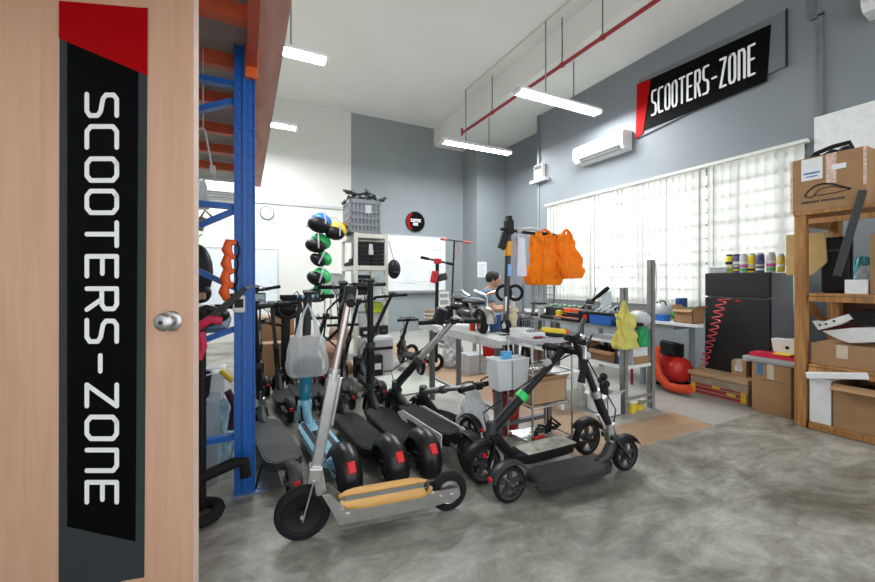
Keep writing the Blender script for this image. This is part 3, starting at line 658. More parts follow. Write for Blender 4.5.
# tall scooter standing on the work table, its bar holding bags
tp = (1.945, 2.62)
ts = thing('electric_scooter', 'tall upright scooter on the work table with orange bag on its bar', 'scooter', (tp[0], tp[1], .77))
st = MB().cyl((0, 0, .1), (.03, 0, .86), .024, n=14).build('stem', dgrey, ts)
MB().cyl((0, 0, .04), (0, 0, .30), .022, n=14).build('lower_tube', alu, st)
MB().cyl((.021, 0, .64), (.025, 0, .76), .033, n=14).build('stem_sleeve', mat('amber_sleeve', (.8, .35, .02), .4), st)
MB().box((.018, -.03, .52), (.04, .006, .1)).build('stem_label', mat('blue_label', (.25, .45, .75), .5), st)
hb = MB().cyl((-.05, .0, .86), (.50, -.06, .82), .014, n=10).build('handlebar', black, ts)
MB().tube([(.32, -.04, .835), (.41, -.05, .83), (.50, -.06, .82)], .021, 10).build('hand_grip', rubber, hb)
MB().tube([(.12, -.03, .86), (.2, -.07, .87), (.3, -.09, .86)], .012, 8).ball((.12, -.02, .86), .03).build('brake_lever', lgrey, hb)
MB().box((.03, 0, .88), (.07, .06, .12), None, .01).box((.03, 0, .95), (.045, .05, .05), None, .008).build('bar_clamp', black, ts)
MB().box((-.04, -.02, .76), (.07, .03, .14), Euler((0, .35, 0)), .008).build('display', black, ts)
for x, z in ((0, .02),): MB().lathe([(.02, -.018), (.05, -.02), (.056, -.008), (.056, .008), (.05, .02), (.02, .018)], (x, 0, .056), (1, 0, 0), 24, closed=True).build('front_wheel', rubber, ts)
MB().cyl((-.025, 0, .056), (.025, 0, .056), .024, n=14).build('wheel_hub', white, ts)
MB().cyl((.12, .06, .02), (.12, .06, .3), .02, n=12).build('second_tube', mat('pink_white_metal', (.75, .62, .62), .4), ts)
for x0 in (.0, .12): MB().tor((x0, .03, .33), (.8, .6, 0), .06, .014, 20, 8).build('ring_handle', rubber, ts)
MB().bx(-.02, .16, -.03, .09, .0, .02).build('base_plate', dgrey, ts)
# red scooter and T-bar behind the table
rs = thing('electric_scooter', 'red and black scooter head standing in front of the whiteboard papers', 'scooter', (on_y(436, 330, 4.6).x, 4.6, 0))
zt = on_y(436, 262, 4.6).z
MB().cyl((0, 0, .12), (.02, 0, zt), .024, n=12).build('stem', black, rs)
MB().cyl((-.2, .05, zt+.06), (.24, -.06, zt-.03), .014, n=8).build('handlebar', dgrey, rs)
for x0, x1, z0, z1 in ((-.2, -.1, .06, .04), (.14, .24, -.01, -.03)): MB().cyl((x0, -x0*.25, zt+z0), (x1, -x1*.25, zt+z1), .02, n=8).build('hand_grip', rubber, rs)
MB().box((.01, -.03, zt+.01), (.09, .06, .07), None, .01).box((-.05, -.05, zt-.2), (.09, .06, .16), Euler((0, .2, 0)), .02).build('red_shroud', red, rs)
MB().box((.07, -.05, zt-.2), (.14, .05, .1), Euler((0, -.2, 0)), .02).build('battery_case', dgrey, rs)
MB().tor((0, 0, .12), (0, 1, 0), .09, .028).build('front_wheel', rubber, rs); MB().bx(-.07, .07, .15, .75, .08, .13, .01).build('deck', black, rs)
MB().tor((0, .85, .12), (0, 1, .0), .09, .028).build('rear_wheel', rubber, rs)
tb = thing('kick_scooter', 'slim scooter with red-gripped T-bar against the grey back wall', 'scooter', (on_y(450, 330, 6.0).x, 6.0, 0))
zz = on_y(455, 240, 6.0).z
MB().cyl((0, 0, .1), (.09, 0, zz), .016, n=10).build('stem', black, tb)
MB().cyl((-.14, .1, zz+.02), (.34, -.14, zz-.05), .013, n=8).build('handlebar', dgrey, tb)
MB().cyl((-.14, .1, zz+.02), (-.03, .05, zz+.0), .022, n=8).build('hand_grip', mat('red_grip', (.5, .1, .07), .6), tb); MB().cyl((.22, -.08, zz-.03), (.34, -.14, zz-.05), .022, n=8).build('hand_grip', mat('red_grip', (.5, .1, .07)), tb)
MB().tube([(.12, -.02, zz-.02), (.17, -.03, zz-.15), (.12, -.02, zz-.28), (.07, 0, zz-.36)], .006, 6).build('cable', red, tb)
MB().bx(-.06, .06, .12, .6, .07, .1, .01).build('deck', dgrey, tb); MB().tor((0, 0, .08), (1, 0, 0), .055, .022).build('front_wheel', rubber, tb); MB().tor((0, .68, .08), (1, 0, 0), .055, .022).build('rear_wheel', rubber, tb)
# small leaning scooter by the tan sacks, wheels up against the crowd
scooter('small scooter with upright wheel parked on the pale mat near the chair', (2.05, 5.3), (2.0, 4.5), r=.14, tw=.05, dz=.2, dw=.15, topw=on_y(408, 320, 4.9), bar=.3, stem_m=black, fend='slim', kick=False)
# the stand with coiled base seen in the gap beside the door
gp = thing('kick_scooter', 'black scooter stem with long slanted grip standing next to the door', 'scooter', (-.195, 2.27, 0))
MB().cyl((0, 0, .05), (.0, 0, 1.05), .02, n=10).build('upright_tube', black, gp)
a, b = on_y(196, 332, 2.2)-Vector((-.195, 2.27, 0)), on_y(246, 288, 2.2)-Vector((-.195, 2.27, 0))
MB().tube([a, a+(b-a)*.8, b], .02, 8, rr=[.022, .017, .012]).build('slanted_bar', dgrey, gp)
MB().tube([b, b+Vector((.03, 0, .012)), b+Vector((.06, 0, .01))], .005, 6).build('bar_tip', chrome, gp)
MB().tube([a+Vector((.0, -.02, .02)), a+Vector((.06, -.03, .06)), a+Vector((.11, -.02, .05))], .02, 8).tube([a+Vector((.02, -.02, 0)), a+Vector((.03, -.02, -.07)), a+Vector((.01, -.02, -.13))], .02, 8).build('red_sleeve', mat('crimson', (.62, .02, .08), .5), gp)
MB().tube([(.09*math.cos(x)*1.2-.03, .1*math.sin(x), .035) for x in [2*PI*k/20 for k in range(20)]], .028, 8, True).build('base_ring', rubber, gp)
MB().tube([(-.12, .02, .2), (0, .0, .21), (.14, .05, .23), (.19, .07, .22), (.2, .07, .14)], .03, 8).build('lower_tube', rubber, gp)
# ------------------------------------------------------------------ general builders
def carton(name, label, x0, x1, y0, y1, z0, z1, m=None, rz=0, open_=False, group=None, tape_side=True, sticker=None, cat='box', tape_m=None):
    cx, cy = (x0+x1)/2, (y0+y1)/2; w, d, h = x1-x0, y1-y0, z1-z0; m = m or card
    t = thing(name, label, cat, (cx, cy, z0), rz, group)
    if open_:
        T = .006
        MB().bx(-w/2, w/2, -d/2, d/2, 0, T).bx(-w/2, -w/2+T, -d/2, d/2, 0, h).bx(w/2-T, w/2, -d/2, d/2, 0, h).bx(-w/2, w/2, -d/2, -d/2+T, 0, h).bx(-w/2, w/2, d/2-T, d/2, 0, h).build('box_body', m, t)
        for s in (-1, 1):
            MB().beam((s*w/2, 0, h), (s*(w/2+w*.22), 0, h+.0+s*.03*h-.02), d*.96, .004).build('flap', m, t)
            MB().beam((0, s*d/2, h), (0, s*(d/2+d*.18), h+.04), w*.96, .004).build('flap', m, t)
    else:
        MB().bx(-w/2, w/2, -d/2, d/2, 0, h, .004).build('box_body', m, t)
        MB().bx(-w/2+.002, w/2-.002, -.0015, .0015, h-.001, h+.0015).build('lid_seam', dgrey, t)
        if tape_side: MB().bx(-w/2-.002, w/2+.002, -.025, .025, h-.001, h+.0025).bx(-w/2-.003, -w/2+.001, -.025, .025, h*.7, h+.002).build('tape_strip', tape_m or tape, t)
    if sticker:
        sy, sz, sw, sh = sticker; s_ = MB().bx(-w/2-.003, -w/2-.0005, sy-sw/2, sy+sw/2, sz-sh/2, sz+sh/2).build('paper_label', paper, t)
        mb = MB()
        for k in range(3): mb.bx(-w/2-.004, -w/2-.003, sy-sw*.4, sy+sw*(.4-.1*k), sz+sh*(.25-.2*k), sz+sh*(.31-.2*k))
        mb.build('printed_lines', dgrey, s_)
    return t
def bag(name, label, loc, w, d, h, m, seed=1, handles=True, group=None, contents=None, rz=0, top=.55, hl=.12, cat='bag', cr=1):
    rnd = random.Random(seed); t = thing(name, label, cat, loc, rz, group); mb = MB(); mb.sm = True
    n, rows = 72, 34; ph = [rnd.uniform(0, 6.28) for _ in range(6)]; rings = []; off = Vector((seed*3.7, seed*1.3, 0))
    for i in range(rows+1):
        u = i/rows
        s = (.8+.2*min(1, u*6)**.5)*(1-(1-top)*u**1.2)
        row = []
        for k in range(n):
            a = 2*PI*k/n; ca, sa = math.cos(a), math.sin(a)
            q = .5*s*(1+.03*math.sin(5*a+ph[0]+1.5*u)+.05*math.sin(11*a+ph[1]-1.5*u)*u+.04*math.sin(3*a+ph[2]))
            e = lambda v: math.copysign(abs(v)**.6, v)
            p = Vector((e(ca)*w*q, e(sa)*d*q*(1-.45*u), u*h+.03*h*math.sin(7*a+ph[3])*u))
            f1 = noise.noise(p*14+off); f2 = abs(noise.noise(Vector((p.x*34, p.y*34, p.z*7))+off)); f3 = noise.noise(p*5+off)
            amp = cr*min(w, .3)*(.07*f1+.13*f2+.10*f3)
            p += Vector((ca, sa, .15)).normalized()*amp
            row.append(mb.bm.verts.new(p))
        rings.append(row)
    for i in range(rows):
        for k in range(n): mb.bm.faces.new((rings[i][k], rings[i][(k+1) % n], rings[i+1][(k+1) % n], rings[i+1][k]))
    mb.bm.faces.new(rings[0][::-1])
    mb.build('bag_body', m, t)
    if handles:
        for s in (-1, 1):
            x = w*.5*top*.6
            MB().tube([(-x, s*d*.1, h*.97), (-x*.6, s*d*.06, h+hl*.6), (0, s*.01, h+hl), (x*.6, s*d*.06, h+hl*.6), (x, s*d*.1, h*.97)], .012, 6, rr=[.02, .010, .007, .010, .02]).build('bag_handle', m, t)
    if contents: MB().box((0, 0, h*.25), (w*.66, d*.55, h*.4), Euler((0, .06, 0)), .015).build('bag_contents', contents, t)
    return t
def bottle(name, label, loc, r, h, m, capm=None, group=None, cat='bottle', band=None, can=False):
    t = thing(name, label, cat, loc, 0, group)
    pf = [(0, 0), (r*.95, 0), (r, .006), (r, h*.86), (r*.82, h*.9), (0, h*.9)] if can else [(0, 0), (r*.9, 0), (r, .01), (r, h*.6), (r*.8, h*.75), (r*.35, h*.84), (r*.35, h*.9), (0, h*.9)]
    MB().lathe(pf, n=20).build('can_body' if can else 'bottle_body', m, t)
    MB().lathe([(r*.8 if can else r*.42, h*(.88)), (r*.78 if can else r*.42, h*.99), (r*.5 if can else r*.3, h), (0, h)], n=16).build('cap', capm or black, t)
    if band:
        for z0, z1, bm_ in band: MB().lathe([(r+.0006, h*z0), (r+.0012, h*z0), (r+.0012, h*z1), (r+.0006, h*z1)], n=20).build('label_band', bm_, t)
    return t
def tub(name, label, loc, r, h, m, rimm=None, cat='tub', group=None, lid=None):
    t = thing(name, label, cat, loc, 0, group)
    MB().lathe([(0, 0), (r*.85, 0), (r, h), (r*.97, h), (r*.83, .006), (0, .006)], n=24).build('tub_body', m, t)
    MB().tor((0, 0, h), (0, 0, 1), r, .006, 24, 6).build('tub_rim', rimm or m, t)
    if lid: MB().cyl((0, 0, h+.003), (0, 0, h+.012), r*1.02, n=24).build('lid', lid, t)
    return t

# ------------------------------------------------------------------ things on the pine shelf
t = carton('cardboard_box', 'big cardboard box with printed car outline on top of the pine shelf', 4.1, 4.58, 1.13, 1.575, 1.766, 2.2, card, tape_side=False)
MB().bx(-.243, -.2405, .02, .15, .25, .425).build('paper_label', paper, t)
MB().bx(-.244, -.243, .035, .135, .30, .312).bx(-.244, -.243, .05, .12, .275, .283).build('printed_lines', blue, t)
for y0_, y1_, z0_ in ((-.06, .0, .2), (.205, .222, .0), (-.222, -.205, .15)): MB().bx(-.243, -.24, y0_, y1_, z0_, .434).build('tape_strip', mat('printed_tape', (.68, .5, .42), .4, var=.3, scale=60), t)
MB().bx(-.244, -.242, -.115, -.035, .30, .34).build('paper_label', paper, t)
def faceline(pts, r=.004): return MB().tube([(-.2425, y, z) for y, z in pts], r, 6)
faceline([(.13-.27*k/14, .13+.075*math.sin(PI*(k/14)**.75)) for k in range(15)], .006).tube([(-.2425, .13-.04*math.sin(PI*k/6)*0-.012*k, .13-.02*math.sin(PI*k/6)) for k in range(7)], .004, 6).tube([(-.2425, y, z) for y, z in ((.07, .125), (.04, .165), (-.04, .175), (-.09, .15), (-.14, .14))], .003, 6).tube([(-.2425, y, z) for y, z in ((-.14, .13), (-.05, .12), (.05, .118))], .003, 6).build('printed_car', black, t)
mb = MB(); rnd = random.Random(3)
y = .15
for k in range(20):
    w = .008; mb.bx(-.2425, -.2405, y-w, y, .065, .082)
    y -= .0125 if k != 8 else .022
mb.build('printed_lines', dgrey, t)
t = thing('cable_harness', 'black cable harness lying on top of the big cardboard box', 'cable', (4.3, 1.38, 2.203), 0)
MB().tube([(0, .14, .03), (0, .1, .07), (0, .0, .095), (0, -.1, .1), (0, -.12, .05), (0, -.05, .035), (0, 0, .06), (0, .06, .03), (0, .13, .02)], .018, 8).build('cable_loop', black, t)
MB().ball((0, .1, .03), .035, (1, 1.2, .85)).ball((0, -.08, .04), .042, (1, 1.1, .9)).build('cable_bundle', black, t)
tag(MB().beam(on_x(837, 276, 4.02), on_x(863, 190, 4.05), .045, .022, .003).build('metal_bar', dgrey), 'dark flat bar leaning across the front of the pine shelf', 'bar')
# third shelf (z = 1.1)
def leaf(name, label, pts, x, th, m, cat): return tag(MB().prism(wallpts(pts, x), lambda a, b, q: Vector((x+q, a, b)), th).build(name, m), label, cat)
leaf('padded_envelope', 'yellow padded envelope standing on the pine shelf beside the post', [(786, 235), (824, 232), (826, 262), (812, 275), (786, 275)], 4.24, .03, mat('manila', (.66, .46, .19), .7), 'envelope')
t = thing('foam_block', 'black foam block on the pine shelf beside the yellow envelope', 'foam', (4.32, 1.375, 1.1))
MB().bx(-.02, .06, -.1, .08, 0, .46, .02).build('foam_body', black, t); MB().bx(-.022, -.02, -.09, .07, .34, .36).build('foam_groove', dgrey, t)
carton('white_carton', 'small white carton on the pine shelf under the crumpled film', 4.14, 4.26, 1.14, 1.26, 1.1, 1.21, paper, tape_side=False)
bag('crumpled_bag', 'crumpled clear bag on the pine shelf behind the small white carton', (4.44, 1.22, 1.1), .24, .2, .22, clearfilm, 5, False)
carton('cardboard_box', 'cardboard box at the right end of the pine shelf middle board', 4.16, 4.5, .75, 1.13, 1.1, 1.55, card)
bag('crumpled_bag', 'teal bag pushed to the back of the pine shelf', (4.62, 1.3, 1.1), .16, .2, .3, mat('teal_bag', (.1, .45, .5), .5), 6, False)
# second shelf (z = .53)
t = carton('cardboard_box', 'low long cardboard box with tape patch on the pine shelf middle', 4.13, 4.5, .98, 1.455, .53, .70, card, tape_side=False)
MB().bx(-.188, -.1855, .02, .085, .07, .171).build('tape_patch', tape, t)
def fender(label, pts, x, th, m, inset=None):
    t = thing('body_panel', label, 'panel', on_x(pts[0][0], pts[0][1], x)); o = Vector(t.location)
    MB().prism(wallpts(pts, x), lambda a, b, q: Vector((q, a-o.y, b-o.z)), th).build('panel_shell', m, t)
    for (u, v) in inset or []:
        c_ = on_x(u, v, x)-o; MB().cyl(c_+Vector((-.004, 0, 0)), c_+Vector((.003, 0, 0)), .008, n=10).build('screw_hole', black, t)
    return t
fender('white scooter side panel with screw holes lying on the low long box', [(812, 321), (822, 322), (848, 314), (852, 319), (838, 325), (818, 330)], 4.18, .1, white, [(820, 325), (826, 324), (834, 321)])
fender('rounded white scooter fender shell on the low long cardboard box', [(822, 331), (850, 328), (877, 327), (877, 342), (850, 343), (838, 339)], 4.22, .14, white)
fender('black scooter fender shell lying over the white shells', [(845, 316), (860, 309), (877, 314), (877, 326), (852, 324)], 4.2, .14, black)
tag(MB().tube([(4.3, 1.45, .8), (4.32, 1.3, .82), (4.35, 1.2, .9), (4.36, 1.0, .88)], .03, 8).build('rubber_strip', mat('maroon', (.16, .01, .02), .6)), 'dark maroon strip behind the black fender shell', 'strip')
# bottom shelf (z = .06)
t = carton('foam_box', 'white foam box with its lid ajar on the lowest pine board', 4.12, 4.45, 1.33, 1.46, .06, .42, mat('styrofoam', (.8, .8, .82), .8), tape_side=False)
MB().beam((-.1, .08, .375), (-.06, -.26, .44), .26, .05, .006).build('lid', mat('styrofoam', (.8, .8, .82)), t)
carton('cardboard_box', 'large cardboard box with label on the lowest pine board', 4.12, 4.6, .78, 1.32, .06, .40, card, open_=True, sticker=(-.14, .22, .12, .05))
for i in range(4):
    tag(MB().tor((4.3+.03*i, 1.22-.1*i, .36+.01*i), (.2, .1*i, 1), .07, .018).build('tyre', rubber), 'black small tyre lying in the large labelled cardboard box', 'tyre', 'tyres in the labelled box')

# ------------------------------------------------------------------ fridge and the things around it
fr = thing('refrigerator', 'matte black refrigerator with small red badge in front of the blind', 'refrigerator', (4.6, 2.225, 0))
MB().bx(.05, .5, -.295, .295, .02, 1.285, .008).build('cabinet', fridgeside, fr)
MB().bx(0, .048, -.297, .297, 1.035, 1.287, .006).build('freezer_door', fridge_m, fr); dr = MB().bx(0, .048, -.297, .297, .06, 1.022, .006).build('fridge_door', fridge_m, fr)
MB().bx(-.002, .0, -.05, .0, .985, 1.003).build('badge', red, dr)
MB().bx(-.001, .0, -.29, .29, .80, .803).build('door_seam', dgrey, dr)
for x, y in ((.1, -.25), (.1, .25), (.42, -.25), (.42, .25)): MB().cyl((x, y, 0), (x, y, .022), .02, n=10).build('foot', black, fr)
cu = [729.5, 736.5, 744, 752, 760, 771, 781]
kinds = [(yellow, black), (mat('violet', (.12, .09, .25), .4), black), (lgrey, lgrey), (yellow, lgrey), (mat('navy', (.05, .06, .14), .4), lgrey), (lgrey, lgrey), (mat('gold_can', (.55, .42, .08), .4), lgrey)]
cl = ['yellow and black spray can, leftmost on the fridge', 'violet spray can with black cap, second on the fridge from left', 'grey spray can with green and pink bands next to the violet can', 'bright yellow spray can in the middle of the fridge top row', 'navy spray can right of the bright yellow one on the fridge', 'grey spray can with pink band, second on the fridge from right', 'thin gold spray can, rightmost on the fridge']
for i, u in enumerate(cu):
    p = on_x(u, 272, 4.70+.015*(i % 2)); m1, m2 = kinds[i]
    bottle('spray_can', cl[i], (p.x, p.y, 1.288), .037 if i < 6 else .03, .20 if i != 6 else .18, m1, m2, 'spray cans on the fridge', 'can', [(.1, .2, [green, yellow, green, black, white, green, lime][i]), (.3, .42, [white, lgrey, mat('pink', (.6, .1, .3), .4), lgrey, lgrey, mat('pink', (.6, .1, .3)), white][i]), (.45, .6, [black, white, white, yellow, mat('violet', (.1, .1, .2)), white, yellow][i])], True)
t = thing('storage_case', 'grey flat case at the left end of the fridge top', 'case', (4.72, 2.42, 1.288))
MB().bx(-.07, .1, -.09, .085, 0, .05, .005).build('case_body', lgrey, t); MB().bx(-.075, .105, -.095, .09, .05, .075, .005).build('case_lid', white, t)
# coiled air hose
t = thing('coiled_hose', 'pink-red coiled air hose hanging at the left edge of the fridge', 'hose', (4.5, 2.45, 1.02))
a, b = on_x(722, 300, 4.5), on_x(703, 366, 4.5); o = Vector(t.location)
pts = []
for i in range(11*14+1):
    u = i/(11*14); ang = 2*PI*i/14; c_ = a.lerp(b, u)-o; rr_ = .045-.01*u
    pts.append(c_+Vector((.03*math.sin(ang), rr_*math.cos(ang), .0)))
MB().tube([(.07, a.y-o.y-.05, a.z-o.z+.01)]+pts, .0065, 6).build('hose_coil', mat('hose_pink', (.75, .09, .10), .4), t)
MB().cyl(pts[-1], pts[-1]+Vector((0, 0, -.05)), .01, n=8).build('hose_fitting', alu, t)
MB().box((.095, a.y-o.y-.05, a.z-o.z+.01), (.01, .03, .03)).build('hose_hook', dgrey, t)
# parcels on the floor
t = carton('wrapped_parcel', 'long brown parcel with red and yellow tape on the floor before the fridge', 4.3, 4.55, 1.97, 2.5, 0, .20, mat('film_brown', (.33, .25, .19), .35, var=.15), tape_side=False)
for y0, z0, z1, m_ in ((0, .02, .045, 'r'), (0, .06, .09, 'r'), (0, .105, .12, 'r')): MB().bx(-.128, -.1255, -.262, .262, z0, z1).build('red_tape', mat('red_tape', (.35, .02, .03), .35), t)
for y0 in (.215, -.25): MB().bx(-.13, -.128, y0, y0+.045, .02, .12).build('yellow_tape', mat('yellow_tape', (.75, .45, .02), .35), t)
for a_ in ((-.02, .05, .1), (-.16, -.08, .06)): MB().bx(-.13, -.128, a_[0], a_[1], a_[2], a_[2]+.025).build('yellow_tape', mat('yellow_tape', (.75, .45, .02)), t)
MB().bx(-.14, .12, -.27, .29, .20, .245, .006).build('lid', card2, t)
t = carton('cardboard_box', 'upright brown cardboard box between wrapped parcel and pine post', 4.23, 4.5, 1.62, 1.91, 0, .45, card)
MB().bx(-.138, -.1355, .06, .10, .34, .445).build('blue_tape', mat('blue_tape', (.05, .2, .4), .4), t); MB().bx(-.137, -.1355, -.1, .1, .3, .303).build('fold_line', dgrey, t)
t = thing('bubble_wrapped_parcel', 'flat bubble wrapped parcel lying on the upright cardboard box', 'parcel', (4.36, 1.76, .452))
mb = MB(); mb.bx(-.16, .14, -.2, .22, 0, .05, .018); mb.build('wrap', clearfilm, t); MB().bx(-.14, .12, -.18, .2, .008, .04).build('parcel_core', mgrey, t)
t = thing('scooter_cover', 'long red scooter cover lying on the bubble wrapped parcel', 'panel', (4.36, 1.74, .504))
MB().prism([(.2, .0), (.19, .035), (.05, .04), (-.18, .018), (-.19, .0)], lambda a, b, q: Vector((-.12+q, a, b)), .14).build('cover_shell', mat('pink_red', (.62, .02, .06), .35), t); MB().bx(-.1, 0, -.1, .02, .036, .048).build('yellow_sticker', yellow, t)
t = thing('white_bracket', 'white bracket piece with dark hole beside the pine post', 'bracket', (4.42, 1.70, .548))
MB().prism([(.1, 0), (.12, .12), (.05, .12), (-.1, .14), (-.1, 0)], lambda a, b, q: Vector((q-.05, a, b)), .1).build('bracket_body', white, t); MB().cyl((-.052, .0, .05), (-.049, .0, .05), .016, n=12).build('bracket_hole', black, t)
carton('small_carton', 'small tan carton tilted between parcel and fridge door', 4.42, 4.56, 2.06, 2.18, .245, .40, card2, rz=.2, sticker=(0, .08, .06, .05))

# ------------------------------------------------------------------ table by the window and what stands on and under it
tb_ = thing('work_table', 'white rounded-end table against the window, blue-grey legs', 'table', (4.05, 3.05, 0))
pts = [(0, .9), (0, -.68), (.03, -.75), (.10, -.76), (.3, -.66), (.52, -.54), (.52, .9)]
MB().prism(pts, lambda a, b, q: Vector((a, b, .73+q)), .028).build('tabletop', white, tb_); MB().bx(.03, .5, -.5, .86, .68, .73).build('apron', mgrey, tb_)
for x, y in ((.10, -.1), (.41, -.47), (.08, .8), (.46, .8)): MB().bx(x-.022, x+.022, y-.022, y+.022, 0, .68).build('leg', mat('bluegrey', (.28, .33, .37), .45), tb_)
carton('cardboard_box', 'small open cardboard box at the rounded end of the white table', 4.13, 4.33, 2.38, 2.58, .758, .90, card, open_=True)
carton('blue_box', 'small bright blue box on the white table beside cardboard box', 4.1, 4.2, 2.66, 2.76, .758, .83, blue, tape_side=False)
carton('cream_box', 'small cream box on the white table left of the blue box', 4.1, 4.22, 2.80, 2.9, .758, .84, cream, tape_side=False)
carton('tan_box', 'small tan box on the white table, leftmost of the small boxes', 4.1, 4.22, 2.95, 3.07, .758, .85, card2, tape_side=False)
t = thing('white_helmet', 'pale helmet with dark goggles on the white table', 'helmet', (4.36, 2.86, .758))
MB().ball((0, 0, .09), .13, (1, 1.1, .85)).build('helmet_shell', lgrey, t); MB().tor((-.06, -.05, .18), (1, 0, .3), .035, .008).tor((-.06, .05, .18), (1, 0, .3), .035, .008).build('goggles', black, t)
for i in range(7):
    pass
t = thing('green_cloth', 'crumpled green cloth behind the small boxes on the white table', 'cloth', (4.38, 2.62, .9), 0); t.location.z = .758
MB().ball((0, 0, .07), .11, (1, 1.3, .75), None, 10).ball((.02, .14, .08), .08, (1, 1.2, .9), None, 8).build('cloth_folds', mat('green_cloth', (.08, .35, .1), .8), t)
t = thing('blue_folder', 'dark blue folder standing between table and fridge', 'folder', (4.42, 2.66, .758)); MB().bx(-.1, .06, -.02, .02, 0, .25, .003).build('cover', mat('folder_blue', (.02, .08, .25), .4), t)
# compressor and duct under the table
t = thing('air_compressor', 'red air compressor tank under the white table', 'compressor', (4.33, 2.72, 0), 1.2)
MB().lathe([(0, -.2), (.08, -.195), (.13, -.16), (.145, -.12), (.145, .12), (.13, .16), (.08, .195), (0, .2)], (0, 0, .22), (1, 0, 0), 24).build('tank', mat('tank_red', (.55, .02, .015), .3), t)
MB().bx(-.1, .12, -.07, .07, .36, .5, .01).build('motor', black, t); MB().tube([(-.15, 0, .36), (-.17, 0, .5), (.17, 0, .5), (.15, 0, .36)], .012, 8).build('handle', black, t)
for x in (-.12, .12): MB().box((x, 0, .045), (.03, .2, .09)).build('foot', black, t)
t = thing('duct_hose', 'orange-red ribbed hose curling on the floor beside the compressor', 'hose', (4.1, 2.75, 0))
pts = [on_x(u, v, 4.1)-Vector((4.1, 2.75, 0)) for u, v in ((656, 349), (655, 362), (659, 376), (668, 386), (680, 389), (692, 389))]
pts[0].z += .03
fine = []
for i in range(len(pts)-1):
    for k in range(8): fine.append(pts[i].lerp(pts[i+1], k/8))
MB().tube(fine, .045, 10, rr=[.042+.006*(i % 2) for i in range(len(fine))]).build('hose_body', mat('duct_orange', (.8, .08, .02), .45), t)
tag(MB().bx(4.0, 4.02, 2.98, 3.0, 0, .68).bx(4.0, 4.25, 2.98, 3.0, .66, .68).build('red_stand', mat('maroon2', (.3, .02, .03), .5)), 'thin dark red angled stand under the white table', 'stand')

# ------------------------------------------------------------------ steel shelf bench in the middle (slotted posts)
def slotpost(par, x, y, z, w=.045):
    mb = MB().bx(x, x+w, y, y+.004, 0, z).bx(x, x+.004, y, y+w, 0, z)
    for k in range(int(z/.05)): mb.bx(x+.017, x+.028, y-.001, y+.001, .02+k*.05, .045+k*.05)
    return mb.build('slotted_post', darksteel if w < .046 else steel, par)
b2 = thing('steel_bench', 'grey slotted steel bench with shelves under it, before the window', 'bench', (3.05, 2.35, 0))
BX, BL = .40, 1.55
slotpost(b2, 0, 0, 1.14, .05); slotpost(b2, BX-.02, 0, 1.40, .05); slotpost(b2, 0, BL, .8); slotpost(b2, BX-.02, BL, .8); slotpost(b2, 0, BL*.55, .75); slotpost(b2, BX-.02, BL*.55, .75)
for z, m_ in ((.745, steel), (.40, white)): MB().bx(0.005, BX+.02, .005, BL+.05, z, z+.028).build('shelf_board', m_, b2)
MB().bx(0.01, BX, .1, .55, .62, .64).build('half_shelf', white, b2)
for z in (.12, .06): MB().bx(.02, BX, -.004, .0, z, z+.03).build('tie_bar', steel, b2)
MB().tube([(.42, -.01, 1.38), (.44, -.01, 1.2), (.42, -.01, .95)], .008, 6).build('white_cable', white, b2)
def on2(u, v, dx=.1, z=.774):                      # a point on the bench, dx behind its front edge
    p = on_x(u, v, 3.05+dx); p.z = z; return p
p = on2(571, 320); t = thing('tool_case', 'orange and black open tool case on the steel bench', 'case', p)
MB().bx(-.06, .12, -.2, .2, .0, .04, .005).bx(.09, .12, -.2, .2, .03, .12, .005).build('case_shell', orange, t); MB().bx(-.04, .08, -.18, .1, .04, .065, .004).bx(-.04, .08, -.15, .08, .072, .085).build('case_tray', black, t); MB().bx(-.05, .0, .12, .18, .02, .10, .005).build('yellow_end', yellow, t)
p = on2(562, 322, .03); t = thing('black_case', 'flat black case lying at bench front under the orange tool case', 'case', (p.x, p.y+.05, p.z)); MB().bx(-.02, .03, -.3, .28, .0, .035, .01).build('case_body', black, t); MB().bx(-.022, -.02, -.05, .05, .01, .025).build('case_latch', mgrey, t)
p = on2(590, 325, .1); t = thing('tool_bag', 'black tool bag with red oval badge on the steel bench', 'bag', p)
MB().bx(-.07, .1, -.1, .1, 0, .13, .02).build('bag_body', black, t); MB().lathe([(0, .0), (.03, 0), (.03, .003), (0, .003)], (-.071, 0, .06), (-1, 0, 0), 20).build('badge', red, t); MB().tube([(0, -.07, .13), (0, -.04, .18), (0, .04, .18), (0, .07, .13)], .01, 6).build('handle', mgrey, t)
p = on2(605, 327, .1); t = thing('blue_toolbox', 'bright blue open toolbox on the steel bench behind yellow bag', 'toolbox', p)
MB().bx(-.08, .1, -.13, .12, 0, .10, .006).build('box_body', blue, t); MB().bx(-.09, .11, -.14, .13, .1, .125, .005).build('box_rim', black, t)
for k, yy in enumerate((-.07, .0, .07)): MB().beam((-.07, yy, .12), (.05, yy-.03, .19), .012, .006).build('tool_handle', lgrey, t)
t = thing('foil_roll', 'pale blue-white roll standing upright on the steel bench', 'roll', on2(606, 320, .3)); MB().cyl((0, 0, 0), (0, 0, .32), .052, n=24).build('roll_body', mat('roll', (.62, .70, .74), .5), t); MB().cyl((0, 0, .32), (0, 0, .323), .02, n=16).build('roll_core', dgrey, t)
t = thing('handlebar_assembly', 'black scooter handlebar lying raised on the steel bench', 'scooter part', on2(590, 320, .26))
a = Vector(t.location); q1, q2 = on_x(583, 308, 3.3)-a, on_x(608, 288, 3.3)-a
